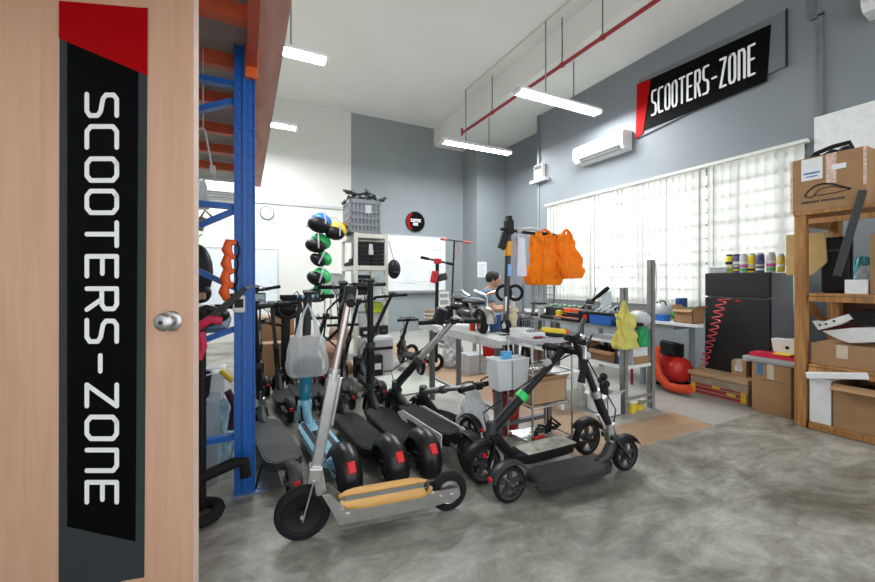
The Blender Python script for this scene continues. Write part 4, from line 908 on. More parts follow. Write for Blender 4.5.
MB().cyl(q1, q2, .016, n=10).build('handlebar', black, t); MB().tube([q1.lerp(q2, .6), q1.lerp(q2, .8), q2], .022, 8).build('hand_grip', rubber, t); MB().box(q1.lerp(q2, .3), (.06, .07, .06), Euler((.5, 0, 0)), .01).tube([q1.lerp(q2, .3), (0, .02, .0)], .02, 8).build('stem_clamp', dgrey, t); MB().tube([q1.lerp(q2, .4), q1.lerp(q2, .4)+Vector((0, -.02, .06)), q1.lerp(q2, .55)+Vector((0, -.0, .1))], .006, 6).build('brake_lever', lgrey, t)
rn = random.Random(5)
for i in range(9):
    y = 3.62-.075*i; t = tag(MB().cyl((0, -.03, 0), (.03, .04, .01), .014, .01, 8).ball((0, -.03, 0), .017).build('green_tipped_part', mat('sage', (.2, .36, .2), .5)), 'small green-tipped part in the row behind the orange tool case', 'part', 'green parts behind the tool case')  # plain green-tipped parts, no lamps among them
    t.location = (3.36, y, .90+.01*(i % 2)); 
tag(MB().bx(3.32, 3.42, 2.95, 3.66, .775, .885, .004).build('parts_tray', dgrey), 'dark tray holding green parts at the back of the steel bench', 'tray')
t = thing('white_helmet', 'white and grey helmet next to the slotted posts on the bench', 'helmet', on2(638, 320, .2)); MB().ball((0, 0, .075), .10, (1, 1.15, .75)).build('helmet_shell', lgrey, t); MB().bx(-.11, -.05, -.1, .1, .02, .05, .01).build('helmet_visor', black, t)
t = thing('monitor_stand', 'small grey rack with dark knobs on the bench near the roll', 'rack', on2(618, 320, .3)); MB().bx(-.05, .05, -.06, .06, 0, .12, .004).build('rack_body', mgrey, t); MB().ball((0, -.03, .15), .025).ball((0, .03, .16), .02).cyl((0, -.03, .12), (0, -.03, .15), .008, n=6).cyl((0, .03, .12), (0, .03, .15), .008, n=6).build('knob', black, t)
# lower shelves of the bench
carton('parts_carton', 'open cardboard tray under the bench left, holding a white bottle', 3.09, 3.36, 2.95, 3.3, .43, .52, card, open_=True)
carton('parts_carton', 'open cardboard tray under the bench beside the blue can', 3.09, 3.36, 2.48, 2.85, .43, .53, card, open_=True)
bottle('white_bottle', 'white bottle standing in the left cardboard tray under the bench', (3.16, 3.02, .437), .04, .19, mat('pale_bottle', (.7, .72, .75), .4), lgrey)
bottle('blue_can', 'blue and white can standing near the slotted post under bench', (3.12, 2.43, .43), .033, .2, blue, blue, None, 'can', [(.4, .6, white)], True)
tag(MB().tube([(3.2, 2.62, .46), (3.2, 2.6, .6), (3.22, 2.68, .62), (3.22, 2.7, .47)], .025, 8).ball((3.2, 2.75, .52), .045).build('black_fitting', black), 'black curved fitting sticking out of the cardboard tray beside the blue can', 'part')
carton('white_box', 'white box on the bench lower shelf between the two slotted posts', 3.2, 3.4, 2.37, 2.44, .43, .62, white, tape_side=False)
tag(MB().bx(3.2, 3.4, 2.36, 2.365, .43, .50).build('card_divider', card), 'narrow cardboard piece before the white box between posts', 'cardboard')
bag('green_bag', 'green bag hanging between the two slotted steel posts', (3.27, 2.33, .60), .17, .07, .22, mat('green_bag', (.01, .3, .1), .5), 8, True, hl=.1)
t = bag('yellow_bag', 'pale yellow plastic bag hanging on the front slotted post', (3.02, 2.33, .60), .24, .12, .30, yellowbag, 9, True, top=.5, hl=.12, cr=2)
t = carton('white_box', 'white open box with black parts on the floor by the slotted post', 2.85, 3.02, 2.36, 2.6, 0, .19, white, open_=True)
for i in range(3): tag(MB().cyl((2.90+.04*i, 2.42+.05*i, .02), (2.92+.03*i, 2.44+.05*i, .27+.05*(i % 2)), .022, n=10).ball((2.92+.03*i, 2.44+.05*i, .27+.05*(i % 2)), .035).build('black_pump', black), 'black bulbous part standing in the white floor box', 'part', 'black parts in white floor box')
tub('yellow_tub', 'yellow tub on the floor, left one between the slotted posts', (3.17, 2.37, 0), .048, .10, yellow, white, lid=white)
tub('yellow_tub', 'yellow tub on the floor, right one between the slotted posts', (3.31, 2.40, 0), .048, .10, yellow, white, lid=white)
t = thing('plastic_stool', 'small white plastic stool on the pale floor behind the wire cart', 'stool', (2.78, 2.85, 0))
MB().prism([(-.14, -.14), (.14, -.14), (.14, .14), (-.14, .14)], lambda a, b, q: Vector((a, b, .30+q)), .03).build('seat', white, t)
for sx in (-1, 1):
    for sy in (-1, 1): MB().beam((sx*.15, sy*.15, 0), (sx*.11, sy*.11, .30), .06, .04, .004).build('leg', white, t)
MB().bx(-.125, -.12, -.1, .1, .16, .30).bx(-.1, .1, -.125, -.12, .16, .3).build('apron', white, t)

# ------------------------------------------------------------------ white work table, motor scooter, person
b1 = thing('work_bench', 'white-topped steel workbench behind the leaning scooter', 'bench', (1.70, 2.36, 0))
MB().bx(.02, .50, .0, 1.5, .72, .75).bx(.0, .02, .0, 1.5, .685, .752).build('tabletop', mat('bench_white', (.62, .63, .6), .5), b1)
slotpost(b1, -.02, .0, .70); slotpost(b1, .46, .0, .7); slotpost(b1, -.02, 1.15, .70); slotpost(b1, .46, 1.45, .7)
MB().bx(0.0, .48, .02, .06, .1, .13).bx(.02, .04, .02, 1.3, .2, .21).build('tie_bar', darksteel, b1)
ms = thing('seated_motor_scooter', 'dark silver-trimmed motor scooter body parked on the white workbench', 'scooter', (1.93, 3.12, .752), PI/2-.0)
# local x runs along the bench away from the camera
def msb(mb, nm, m, p=ms): return mb.build(nm, m, p)
wy = 0
def mw(nm, x, y):
    ty = MB().lathe([(.06, -.03), (.085, -.035), (.1, -.02), (.1, .02), (.085, .035), (.06, .03)], (x, y, .10), (.35, 1, 0), 28, closed=True).build(nm, rubber, ms)
    MB().lathe([(0, -.034), (.03, -.036), (.055, -.025), (.062, -.03), (.062, .03), (0, .03)], (x, y, .10), (.35, 1, 0), 24).build('rim', chrome, ty)
mw('front_wheel', -.32, .1); mw('rear_wheel', .30, .1)
mb = MB(); mb.ball((.0, 0, .14), .15, (1.9, .75, .5)).ball((.22, 0, .2), .13, (1.3, .7, .5)); msb(mb, 'body_shell', mat('charcoal_gloss', (.03, .03, .032), .25))
msb(arcfender((-.32, .08, .1), .115, .1, 20, 185, .006, 12, .02), 'front_fender', mat('warm_silver', (.35, .32, .29), .3, .7))
msb(MB().tube([(-.16, .08, .05), (-.12, .07, .18), (-.02, .05, .27)], .028, 8, rr=[.015, .03, .015]), 'side_trim', mat('warm_silver', (.35, .32, .29)))
msb(MB().ball((-.02, 0, .26), .12, (1.5, .7, .3)).ball((.24, 0, .28), .08, (1.8, .8, .35)), 'seat', mat('seat_grey', (.07, .07, .075), .5))
msb(MB().tube([(-.25, 0, .2), (-.22, 0, .32), (-.18, .1, .36)], .012, 8).tube([(-.22, 0, .32), (-.2, -.12, .35)], .012, 8), 'handlebar', chrome)
msb(MB().tube([(.35, .0, .2), (.38, 0, .32), (.2, 0, .36), (.05, 0, .3)], .009, 6), 'rear_rail', chrome)
t = tub('tape_roll_cup', 'tan ribbed cup standing by the leaning scooter bar', (1.76, 3.72, .752), .05, .14, tan); 
MB().tor((0, 0, .06), (0, 0, 1), .05, .006).tor((0, 0, .1), (0, 0, 1), .053, .006).build('cup_band', white, t)
# small things at the near end of the bench and on the cart
carton('white_box', 'white box on the workbench right of the tall upright scooter', 1.93, 2.08, 2.42, 2.55, .752, .82, white, tape_side=False)
t = thing('wire_basket', 'grey wire basket standing on the workbench near the tall scooter', 'basket', (2.12, 2.62, .752)); mb = MB()
for k in range(7):
    for s in (-1, 1): mb.bx(-.06+.02*k-.002, -.06+.02*k+.002, s*.05-.002, s*.05+.002, 0, .18); mb.bx(s*.06-.002, s*.06+.002, -.05+.0165*k-.002, -.05+.0165*k+.002, 0, .18)
for z in (0, .06, .12, .18):
    for s in (-1, 1): mb.bx(-.06, .06, s*.05-.003, s*.05+.003, z-.003, z+.003); mb.bx(s*.06-.003, s*.06+.003, -.05, .05, z-.003, z+.003)
mb.build('basket_wires', mgrey, t); MB().bx(-.055, .055, -.045, .045, .0, .14).build('basket_contents', dgrey, t)
tag(MB().ball((2.0, 2.6, .90), .04, (1.2, 1, 1.2), None, 10).ball((2.01, 2.6, .95), .03, (1.6, 1, .7), None, 8).cyl((2.0, 2.6, .82), (2.0, 2.6, .9), .035, n=10).build('beige_glove', mat('beige_cloth', (.6, .52, .36), .8)), 'crumpled beige glove on top of the white box', 'glove')
tag(MB().cyl((2.02, 2.88, .752), (2.02, 2.88, .9), .05, .055, n=20).build('blue_cup', mat('cup_blue', (.03, .13, .4), .5)), 'blue cup behind the tall upright scooter on workbench', 'cup')

ct = thing('wire_cart', 'three-tier chrome wire cart in front of the workbench', 'cart', (1.735, 2.04, 0))
cw, cd = .36, .27
for x in (0, cw):
    for y in (0, cd): MB().cyl((x, y, 0), (x, y, .80 if y == 0 else .8), .0075, n=10).build('leg', chrome, ct)
def wtray(z, solid=None):
    mb = MB()
    for s in (0, cd): mb.cyl((0, s, z), (cw, s, z), .005, n=6)
    for s in (0, cw): mb.cyl((s, 0, z), (s, cd, z), .005, n=6)
    for k in range(1, 14): mb.cyl((0, cd*k/14, z), (cw, cd*k/14, z), .002, n=5)
    mb.build('wire_shelf', chrome, ct)
wtray(.09); wtray(.335); wtray(.56)
MB().prism([(-.01, -.02), (cw*.7, -.02), (cw+.02, .02), (cw+.05, .1), (cw+.03, cd), (-.02, cd)], lambda a, b, q: Vector((a, b, .77+q)), .03).build('top_tray', mat('tray_grey', (.5, .49, .53), .45), ct)
MB().tube([(-.03, -.02, .66), (.0, -.03, .66), (.34, -.02, .68)], .005, 6).build('hang_bar', chrome, ct)
carton('cardboard_box', 'open cardboard box on the middle shelf of the wire cart', 1.76, 2.07, 2.07, 2.28, .342, .50, card2, open_=True)
t = thing('clamp_tool', 'red handled clamp on the lowest wire cart shelf', 'tool', (1.80, 2.08, .1)); MB().tube([(-.02, 0, .012), (.08, .01, .012)], .012, 8).build('handle', red, t); MB().tube([(.08, .01, .012), (.16, .03, .012)], .007, 6).build('jaw', steel, t)
rn = random.Random(11)
for i in range(6):
    x, y = 1.84+.04*i, 2.12+.02*(i % 3); tag(MB().tube([(x-.06, y-.02, .105), (x, y+.03, .125+.012*i), (x+.06, y, .13), (x+.07, y+.05, .11)], .009, 6).build('spare_cable', black), 'black spare cable tangled on the lowest wire cart shelf', 'cable', 'cables on the cart')
t = thing('power_sander', 'yellow and black power tool on the wire cart top', 'tool', (1.98, 2.10, .80)); MB().box((0, 0, .045), (.17, .06, .035), Euler((0, .12, -.3)), .01).build('tool_body', yellow, t); MB().box((-.005, 0, .02), (.15, .05, .035), Euler((0, .1, -.3)), .01).build('tool_base', black, t); MB().cyl((.08, -.02, .03), (.11, -.03, .025), .025, n=12).build('tool_nose', red, t)
t = thing('white_tool_case', 'white plastic tray with parts on the wire cart top', 'tray', (1.86, 2.16, .80)); MB().bx(-.09, .07, -.06, .06, 0, .035, .006).build('tray_body', white, t)
for k in range(4): MB().tube([(-.06+.035*k, -.02, .035), (-.05+.035*k, .0, .05), (-.06+.04*k, .02, .04)], .007, 6).build('metal_part', mgrey, t)
t = thing('pliers', 'dark pliers resting on the wire cart top beside white tray', 'pliers', (1.79, 2.07, .80)); MB().tube([(0, 0, .01), (.06, .02, .01)], .007, 6).tube([(0, .02, .01), (.06, .0, .01)], .007, 6).build('handle', mat('maroon2', (.3, .02, .03)), t); MB().tube([(.06, .01, .01), (.09, .01, .01)], .006, 6).build('jaw', steel, t)
# hanging clear pouches
t = thing('clear_bin', 'milky plastic bin hanging on the left side of the wire cart', 'bin', (1.60, 2.16, .47))
MB().prism([(-.10, 0), (.13, 0), (.15, .2), (-.12, .2)], lambda a, b, q: Vector((a, -.07+q, b)), .12).build('bin_body', film, t); MB().tube([(-.12, -.07, .2), (.15, -.07, .2), (.15, .05, .2), (-.12, .05, .2)], .006, 6, True).build('bin_rim', white, t); MB().bx(.0, .01, -.07, .05, .0, .19).build('bin_divider', white, t)
MB().bx(-.04, .03, -.03, .0, .2, .25).build('blue_clip', mat('sky_clip', (.1, .4, .7), .4), t)
bag('plastic_bag', 'white plastic carrier bag standing on the floor beside the workbench post', (1.56, 2.52, 0), .24, .2, .32, film, 21, True, hl=.1, cr=1.4)
tub('red_bucket', 'dark red bucket on the floor beneath the workbench end', (1.86, 2.5, 0), .11, .32, mat('bucket_red', (.35, .02, .02), .4))
tag(MB().bx(1.55, 1.95, 1.86, 2.0, .135, .139).build('newspaper', mat('newsprint', (.5, .5, .42), .8, var=.35, scale=25)), 'crumpled yellowed newspaper lying on the deck behind the crossed stems', 'newspaper')
# the person bent over the bench
def person():
    base = on_y(495, 280, 4.6)-Vector((.24, -.17, 0)); t = thing('person', 'person with short dark hair in grey-blue shirt, seated and leaning over the bench', 'person', (base.x, base.y, 0), R(-35))
    hz = base.z
    def skinned(nm, V, E, rad, m, root=0, sub=2, par=t):
        me = bpy.data.meshes.new(nm); me.from_pydata(V, E, []); me.materials.append(m); o = bpy.data.objects.new(nm, me); COL.objects.link(o); o.parent = par
        sk = o.modifiers.new('skin', 'SKIN'); sk.use_smooth_shade = True
        for i, v in enumerate(me.skin_vertices[0].data): v.radius = (rad[i], rad[i]); v.use_root = i == root
        s = o.modifiers.new('sub', 'SUBSURF'); s.levels = sub; s.render_levels = sub; return o
    # facing local +x; pelvis on a stool .55 m high, trunk leaning forward
    V = [(0, 0, .58), (.05, 0, .75), (.13, 0, .92), (.2, 0, hz-.2), (.235, 0, hz-.11), (.255, 0, hz-.05)]
    rad = [.14, .125, .14, .10, .055, .06]
    E = [(0, 1), (1, 2), (2, 3), (3, 4), (4, 5)]
    def chain(start, pts, rs):
        k = start
        for p, r_ in zip(pts, rs): V.append(p); rad.append(r_); E.append((k, len(V)-1)); k = len(V)-1
        return k
    for s in (-1, 1):
        k = chain(3, [(.19, s*.17, hz-.21), (.27, s*.23, hz-.42), (.47, s*.13, hz-.40), (.53, s*.11, hz-.39)], [.06, .045, .034, .024])
        for f in range(4): chain(k, [(.57, s*(.135-.018*f), hz-.39), (.61-.004*abs(f-1.5), s*(.14-.022*f), hz-.41), (.62, s*(.14-.022*f), hz-.435)], [.010, .009, .008])
        chain(k, [(.54, s*.075, hz-.40), (.57, s*.065, hz-.425)], [.011, .009])
        chain(0, [(.06, s*.1, .56), (.44, s*.14, .55), (.42, s*.14, .12), (.5, s*.15, .05)], [.1, .065, .045, .04])
    skinned('body', V, E, rad, skin)
    hd = MB(); hd.ball((.28, 0, hz), .1, (.98, .78, 1.18), Euler((0, .35, 0)), 24).ball((.375, 0, hz-.025), .018, (1.1, .8, 1.2)).ball((.34, 0, hz-.085), .04, (1, 1, .6))
    for s in (-1, 1): hd.ball((.265, s*.08, hz-.01), .024, (.6, .4, 1.1))
    h = hd.build('head', skin, t)
    MB().ball((.262, 0, hz+.035), .108, (1, .84, .98), Euler((0, .2, 0)), 24).build('hair', hair, h)
    for s in (-1, 1): MB().ball((.362, s*.034, hz+.0), .011).build('eye', black, h)
    MB().box((.368, 0, hz-.062), (.01, .04, .006)).build('mouth', mat('lip', (.4, .15, .12), .5), h)
    Vs = [(0, 0, .56), (.05, 0, .75), (.13, 0, .92), (.2, 0, hz-.19), (.225, 0, hz-.13)]; Es = [(0, 1), (1, 2), (2, 3), (3, 4)]; rs = [.155, .145, .16, .115, .07]
    for s in (-1, 1):
        Vs += [(.19, s*.17, hz-.20), (.25, s*.215, hz-.34)]; n_ = len(Vs); Es += [(3, n_-2), (n_-2, n_-1)]; rs += [.075, .062]
    skinned('shirt', Vs, Es, rs, shirt)
    Vt = [(0, 0, .57)]; Et = []; rt = [.155]
    for s in (-1, 1):
        k0 = len(Vt); Vt += [(.06, s*.1, .56), (.44, s*.14, .55), (.42, s*.14, .14)]; Et += [(0, k0), (k0, k0+1), (k0+1, k0+2)]; rt += [.115, .08, .06]
    skinned('trousers', Vt, Et, rt, denim)
    for s in (-1, 1): MB().ball((.49, s*.145, .04), .05, (2.2, .9, .8)).build('shoe', black, t)
    st = thing('work_stool', 'black stool under the seated person', 'stool', (base.x, base.y, 0), R(-35))
    MB().cyl((0, 0, .38), (0, 0, .43), .17, n=24).build('seat', black, st); MB().cyl((0, 0, .05), (0, 0, .38), .03, n=12).build('column', chrome, st)
    for k in range(5): MB().beam((0, 0, .06), (.22*math.cos(2*PI*k/5), .22*math.sin(2*PI*k/5), .03), .03, .02).build('leg', black, st)
person()
t = thing('repair_bench', 'bench in the back in front of the person, behind the white workbench', 'bench', (on_y(495, 280, 4.6).x+.42, 4.3, 0), R(-35))
MB().bx(-.1, .35, -.35, .35, .76, .79).build('tabletop', lgrey, t)
for x in (-.08, .3):
    for y in (-.32, .3): MB().bx(x, x+.04, y, y+.04, 0, .76).build('leg', darksteel, t)
# ------------------------------------------------------------------ hanging bags on the tall scooter
t = bag('orange_bag', 'orange plastic bag hanging high on the tall scooter bar, in front of another', (2.31, 2.56, 1.165), .31, .16, .43, orangebag, 31, True, top=.62, hl=.05, rz=-.25, cr=1.5)
bag('orange_bag', 'second orange plastic bag, the right one on the tall scooter bar', (2.50, 2.50, 1.22), .27, .12, .38, orangebag, 37, True, top=.45, hl=.05, rz=-.1, cr=1.6)
MB().ball((.02, .0, .1), .07, (1.3, .6, .6), None, 8).build('bag_contents', mat('amber_parts', (.6, .25, .03), .4), t)
t = thing('folder_bag', 'tall white paper bag with lilac edge hanging from the tall scooter', 'bag', (2.05, 2.56, 1.24)); 
MB().prism([(-.05, 0), (.05, 0), (.03, .32), (-.04, .32)], lambda a, b, q: Vector((a, -.02+q, b)), .05).build('bag_body', mat('lilac_paper', (.72, .70, .82), .6), t); MB().bx(-.003, .01, -.022, -.02, .02, .3).build('bag_crease', white, t)
MB().tube([(-.03, 0, .31), (-.02, 0, .345), (.02, 0, .345), (.02, 0, .31)], .003, 5).build('bag_handle', white, t)
bag('plastic_bag', 'clear plastic bag holding a grey box, hanging over the teal scooter', tuple(on_y(308, 375, 2.55)), .25, .15, .25, clearfilm, 14, True, contents=dgrey, top=.8, hl=.2, cr=.5)

# ------------------------------------------------------------------ cream shelf unit in the middle back, with crate and parts
sx0, sx1, sy0, sy1 = 1.41, 1.92, 5.5, 6.35
sh = thing('cream_shelf', 'cream slotted metal shelf unit under the grey crate', 'shelf', (sx0, sy0, 0)); w, d = sx1-sx0, sy1-sy0
for x in (0, w-.05):
    for y in (0, d-.05):
        mb = MB().bx(x, x+.05, y, y+.05, 0, 1.9)
        p = mb.build('upright_post', cream, sh)
for z in (.35, .93, 1.36, 1.83): MB().bx(0.002, w-.002, .002, d-.002, z, z+.065).build('shelf_board', cream, sh)
mb = MB(); 
def shelf_z(k): return (.415, .995, 1.425, 1.895)[k]
# grey crate
cr = thing('plastic_crate', 'grey plastic crate filled with black parts on top of the cream shelf', 'crate', (1.58, 5.75, 1.895)); cw2, cd2, ch = .23, .22, .50
mb = MB().bx(-cw2, cw2, -cd2, cd2, 0, .01)
for z0, z1 in ((.0, .04), (.11, .14), (.21, .24), (.31, .34), (.44, .5)):
    mb.bx(-cw2, cw2, -cd2, -cd2+.012, z0, z1).bx(-cw2, cw2, cd2-.012, cd2, z0, z1).bx(-cw2, -cw2+.012, -cd2, cd2, z0, z1).bx(cw2-.012, cw2, -cd2, cd2, z0, z1)
for k in range(9):
    u = -1+2*k/8
    for s in (-1, 1): mb.bx(u*(cw2-.012)-.011, u*(cw2-.012)+.011, s*cd2-.006-s*.008, s*cd2+.006-s*.008, 0, ch); mb.bx(s*cw2-.006-s*.008, s*cw2+.006-s*.008, u*(cd2-.012)-.011, u*(cd2-.012)+.011, 0, ch)
mb.bx(-cw2+.012, cw2-.012, -cd2+.014, -cd2+.018, .01, ch-.02).bx(-cw2+.014, -cw2+.018, -cd2+.014, cd2-.014, .01, ch-.02).bx(cw2-.018, cw2-.014, -cd2+.014, cd2-.014, .01, ch-.02).bx(-cw2+.012, cw2-.012, cd2-.018, cd2-.014, .01, ch-.02)
mb.build('crate_body', crate_m, cr); MB().bx(.0, .09, -cd2-.004, -cd2, .3, .42).build('crate_label', lgrey, cr)
rn = random.Random(2)
for i in range(22):
    a = rn.uniform(0, 6.28); c_ = Vector((1.58+rn.uniform(-.2, .22), 5.75+rn.uniform(-.17, .17), 2.40+rn.uniform(0, .13)*(1 if i > 6 else .3)))
    l = rn.uniform(.07, .15); e = Vector((math.cos(a)*l, math.sin(a)*l, rn.uniform(-.05, .06)))
    tag(MB().tube([c_-e, c_, c_+e+Vector((0, 0, .02))], .02, 7, rr=[.022, .016, .02]).ball(c_+e*.6, rn.uniform(.025, .045), (1, 1.2, .8), None, 8).build('brake_assembly', black if i % 3 else dgrey), 'black brake part heaped on top in the grey crate', 'part', 'parts heaped in the crate')
tag(MB().tube([(1.45, 5.6, 2.47), (1.38, 5.58, 2.5), (1.26, 5.55, 2.5)], .018, 8).build('lever_arm', dgrey), 'dark lever arm sticking out left from the crate heap', 'part')
# stacks on the shelves: black trays
def tray(label, x, y, z, wx=.2, dy=.3, grp='black trays in the cream shelf'):
    t = thing('black_tray', label, 'tray', (x, y, z), 0, grp); MB().bx(-wx/2, wx/2, -dy/2, dy/2, 0, .045, .012).build('tray_body', black, t); MB().bx(-wx/2-.006, wx/2+.006, -dy/2-.006, dy/2+.006, .045, .055, .003).build('tray_rim', dgrey, t); return t
for j, (x, nm) in enumerate(((1.56, 'left'), (1.77, 'right'))):
    base = tray(f'black tray, one of the {nm} stack under the crate shelf', x, 5.68, shelf_z(2))
    for k in range(1, 6): c_ = copy_tree(base); c_.location.z = shelf_z(2)+.06*k
base = tray('black tray in the lower stack on the second cream shelf', 1.57, 5.68, shelf_z(1), grp='black trays on the second cream shelf')
for k in range(1, 5): c_ = copy_tree(base); c_.location.z = shelf_z(1)+.06*k
bag('plastic_bag', 'white wrapped bundle on the second cream shelf', (1.78, 5.66, shelf_z(1)), .16, .16, .26, film, 41, False)
bag('plastic_bag', 'small silver pouch before the black trays under the crate', (1.66, 5.56-.03, shelf_z(2)+.16), .07, .05, .16, lgrey, 42, False)
rn = random.Random(8)
for i in range(9):
    y = 5.9+.1*(i % 4); z = shelf_z(2 if i < 5 else 1)
    tag(MB().tube([(1.43, y-.06, z+.03+.05*(i//4)), (1.5, y, z+.06+.05*(i//4)), (1.52, y+.06, z+.03+.05*(i//4))], .03, 8).build('brake_lever_part', dgrey if i % 2 else mat('dusty_red', (.2, .08, .08), .5)), 'dark brake part piled at the left side of the cream shelf', 'part', 'parts at shelf side')
t = thing('clear_tub', 'clear storage tub at the left side of the cream shelf', 'tub', (1.30, 6.0, .995)); 
tb2 = MB().bx(-.17, .0, -.2, .2, 0, .3, .01).build('tub_body', clearplast, t); MB().bx(-.18, .005, -.21, .21, .3, .32).build('lid', white, t); 
tag(MB().bx(1.1, 1.40, 5.75, 6.3, .96, .99).bx(1.12, 1.14, 5.77, 5.79, 0, .96).bx(1.12, 1.14, 6.26, 6.28, 0, .96).bx(1.37, 1.39, 5.77, 5.79, 0, .96).bx(1.37, 1.39, 6.26, 6.28, 0, .96).build('side_stand', cream), 'narrow cream stand left of the cream shelf unit', 'stand')
t = thing('lime_box', 'lime green box on the lower cream shelf', 'box', (1.70, 5.66, .415)); t.location = (1.73, 5.66, .725)
MB().bx(-.1, .12, -.12, .1, 0, .16, .01).build('box_body', lime, t); MB().bx(-.105, .125, -.125, .105, .08, .09).build('box_band', mat('lime_dark', (.25, .35, .01), .5), t)
t = carton('white_carton', 'white carton on the lowest cream shelf below the lime box', 1.50, 1.82, 5.56, 5.95, .415, .725, lgrey, tape_side=False)
t = thing('black_helmet', 'black helmet hanging at the right side of the cream shelf', 'helmet', (2.02, 5.52, 1.2)); MB().ball((0, 0, .18), .13, (.75, .9, 1.15)).build('helmet_shell', black, t); MB().tube([(0, 0, .3), (-.04, 0, .45), (-.08, 0, .6)], .006, 6).build('strap', mgrey, t); MB().bx(-.05, .05, -.125, -.11, .12, .15).build('visor', dgrey, t)
# rail with helmets hanging at the left of the shelf
rl = thing('hanging_rail', 'rail with tan block sticking out left of the cream shelf', 'rail', (1.2, 5.75, 1.98)); 
MB().cyl((-.42, -.02, 0), (.22, .02, -.0), .014, n=8).build('rail_tube', steel, rl); MB().box((-.0, 0, .045), (.4, .16, .05), Euler((0, -.05, 0)), .01).build('wooden_block', pine, rl)
MB().tube([(-.3, 0, .01), (-.2, 0, .14), (0, 0, .15), (.1, 0, .04)], .004, 6).build('wire_loop', steel, rl); MB().bx(.0, .25, -.05, .05, -.10, -.02).build('dark_bar', mat('dark_teal', (.02, .07, .09), .4), rl)
hel = [(321, 223, 'blue', mat('helmet_blue', (.02, .18, .6), .4), 'blue and black helmet, highest of those hanging left of the shelf', 1.15), (337, 231, 'yellow', yellow, 'yellow and black helmet hanging left of the shelf', 1.0), (319, 243, 'green', green, 'green and black helmet hanging directly below the blue one', 1.05),
       (322, 259, 'green', green, 'green helmet hanging third from top beside the shelf', .85), (320, 277, 'green', mat('green2', (.05, .6, .18), .4), 'bright green helmet hanging fourth from top beside the shelf', 1.0), (320, 293, 'green', mat('green2', (.05, .6, .18)), 'bright green helmet, lowest of those hanging beside the shelf', .95)]
for u, v, nm, m_, lb, s_ in hel:
    p = on_y(u, v, 5.55); t = thing('hanging_helmet', lb, 'helmet', p, rot=(0, R(rn.uniform(-15, 15)), R(rn.uniform(-20, 20))), group='helmets hanging beside the cream shelf')
    MB().ball((-.05, -.02, -.03), .125*s_, (1.1, .9, .75), Euler((0, .4, 0)), 18).build('helmet_shell', black, t)
    MB().ball((.03, .04, .02), .13*s_, (1.05, .9, .8), Euler((0, .6, 0)), 18).build('helmet_back', m_, t)
    MB().tube([(.02, -.1, .13), (.0, -.14, .02), (-.02, -.12, -.08)], .012, 6).build('strap', lgrey, t)
tag(MB().tube([on_y(322, 206, 5.52), on_y(320, 240, 5.52), on_y(323, 262, 5.52), on_y(320, 296, 5.52)], .006, 6).build('rope', lgrey), 'pale cord the helmets hang from', 'cord')

# ------------------------------------------------------------------ stock behind the crowd of scooters
carton('cardboard_box', 'cardboard box on the floor right of the rack post, in shade', .0, .42, 5.2, 5.5, 0, .42, card)
carton('cardboard_box', 'cardboard box behind the plastic bag, next in the row', .46, .86, 5.2, 5.5, 0, .48, card2)
carton('cardboard_box', 'dark cardboard box stacked behind the thick-gripped scooter', .1, .6, 5.55, 5.95, 0, .72, card)
for i, (u, v, s_) in enumerate(((334, 350, 1), (345, 372, .9), (343, 335, .8))):
    p = on_y(u, v, 5.0); t = thing('tan_sack', ['tan padded sack behind the silver stem, upper left one', 'tan padded sack behind the silver stem, lowest one', 'tan padded sack behind the silver stem, top one'][i], 'sack', (p.x, p.y+.12*i, 0), 0, 'tan sacks behind the scooters')
    z = p.z; MB().ball((0, 0, z), .15*s_, (1.1, .8, 1.0), None, 16).bx(-.1, .1, -.08, .08, 0, z-.05, .02).build('sack_body', mat('tan_sack', (.5, .31, .2), .8), t); MB().tor((0, -.02, z), (0, 0, 1), .155*s_, .006).build('seam', card, t)
t = thing('white_appliance', 'white rounded appliance behind the black stems, below the cream shelf', 'appliance', (1.55, 4.98, 0)); MB().bx(-.22, .22, -.15, .15, .0, .48, .05).build('casing', lgrey, t); MB().bx(-.2, .2, -.155, -.15, .30, .34).build('casing_slot', black, t)
t = thing('cream_chair', 'cream wooden chair in the back under the whiteboard', 'chair', (on_y(452, 352, 7.0).x, 7.0, 0), .4)
MB().bx(-.2, .2, -.2, .2, .43, .46).build('seat', cream, t)
for x in (-.18, .18):
    for y in (-.18, .18): MB().beam((x*1.1, y*1.1, 0), (x, y, .43), .03, .03).build('leg', cream, t)
    MB().beam((x, .18, .43), (x*.8, .24, .95), .03, .025).build('back_post', cream, t)
for z in (.65, .8, .93): MB().bx(-.16, .16, .2, .23, z, z+.05).build('back_slat', cream, t)
t = thing('black_trestle', 'small black trestle seen under the white workbench', 'trestle', (3.15, 4.0, 0)); 
for x in (-.12, .12): MB().beam((x*1.2, -.12, 0), (x, 0, .5), .03, .03).beam((x*1.2, .12, 0), (x, 0, .5), .03, .03).build('leg', black, t)
MB().bx(-.15, .15, -.03, .03, .48, .52).bx(-.13, .13, -.08, -.06, .18, .21).build('cross_bar', black, t)
t = thing('red_cloth', 'red cloth hanging over a rail behind the workbench', 'cloth', (2.9, 4.2, 0)); pts = []
mb = MB(); mb.sm = True; rows = []
for i in range(9): rows.append([mb.bm.verts.new((-.14+.28*k/12, .02*math.sin(k*1.9+i*.4), .58-.36*i/8)) for k in range(13)])
for i in range(8):
    for k in range(12): mb.bm.faces.new((rows[i][k], rows[i][k+1], rows[i+1][k+1], rows[i+1][k]))
c_ = mb.build('cloth_sheet', mat('red_cloth', (.55, .02, .02), .8), t); c_.modifiers.new('s', 'SOLIDIFY').thickness = .008
MB().cyl((-.2, 0, .585), (.2, 0, .585), .01, n=8).cyl((-.19, 0, 0), (-.19, 0, .59), .01, n=8).cyl((.19, 0, 0), (.19, 0, .59), .01, n=8).build('rail', steel, t)
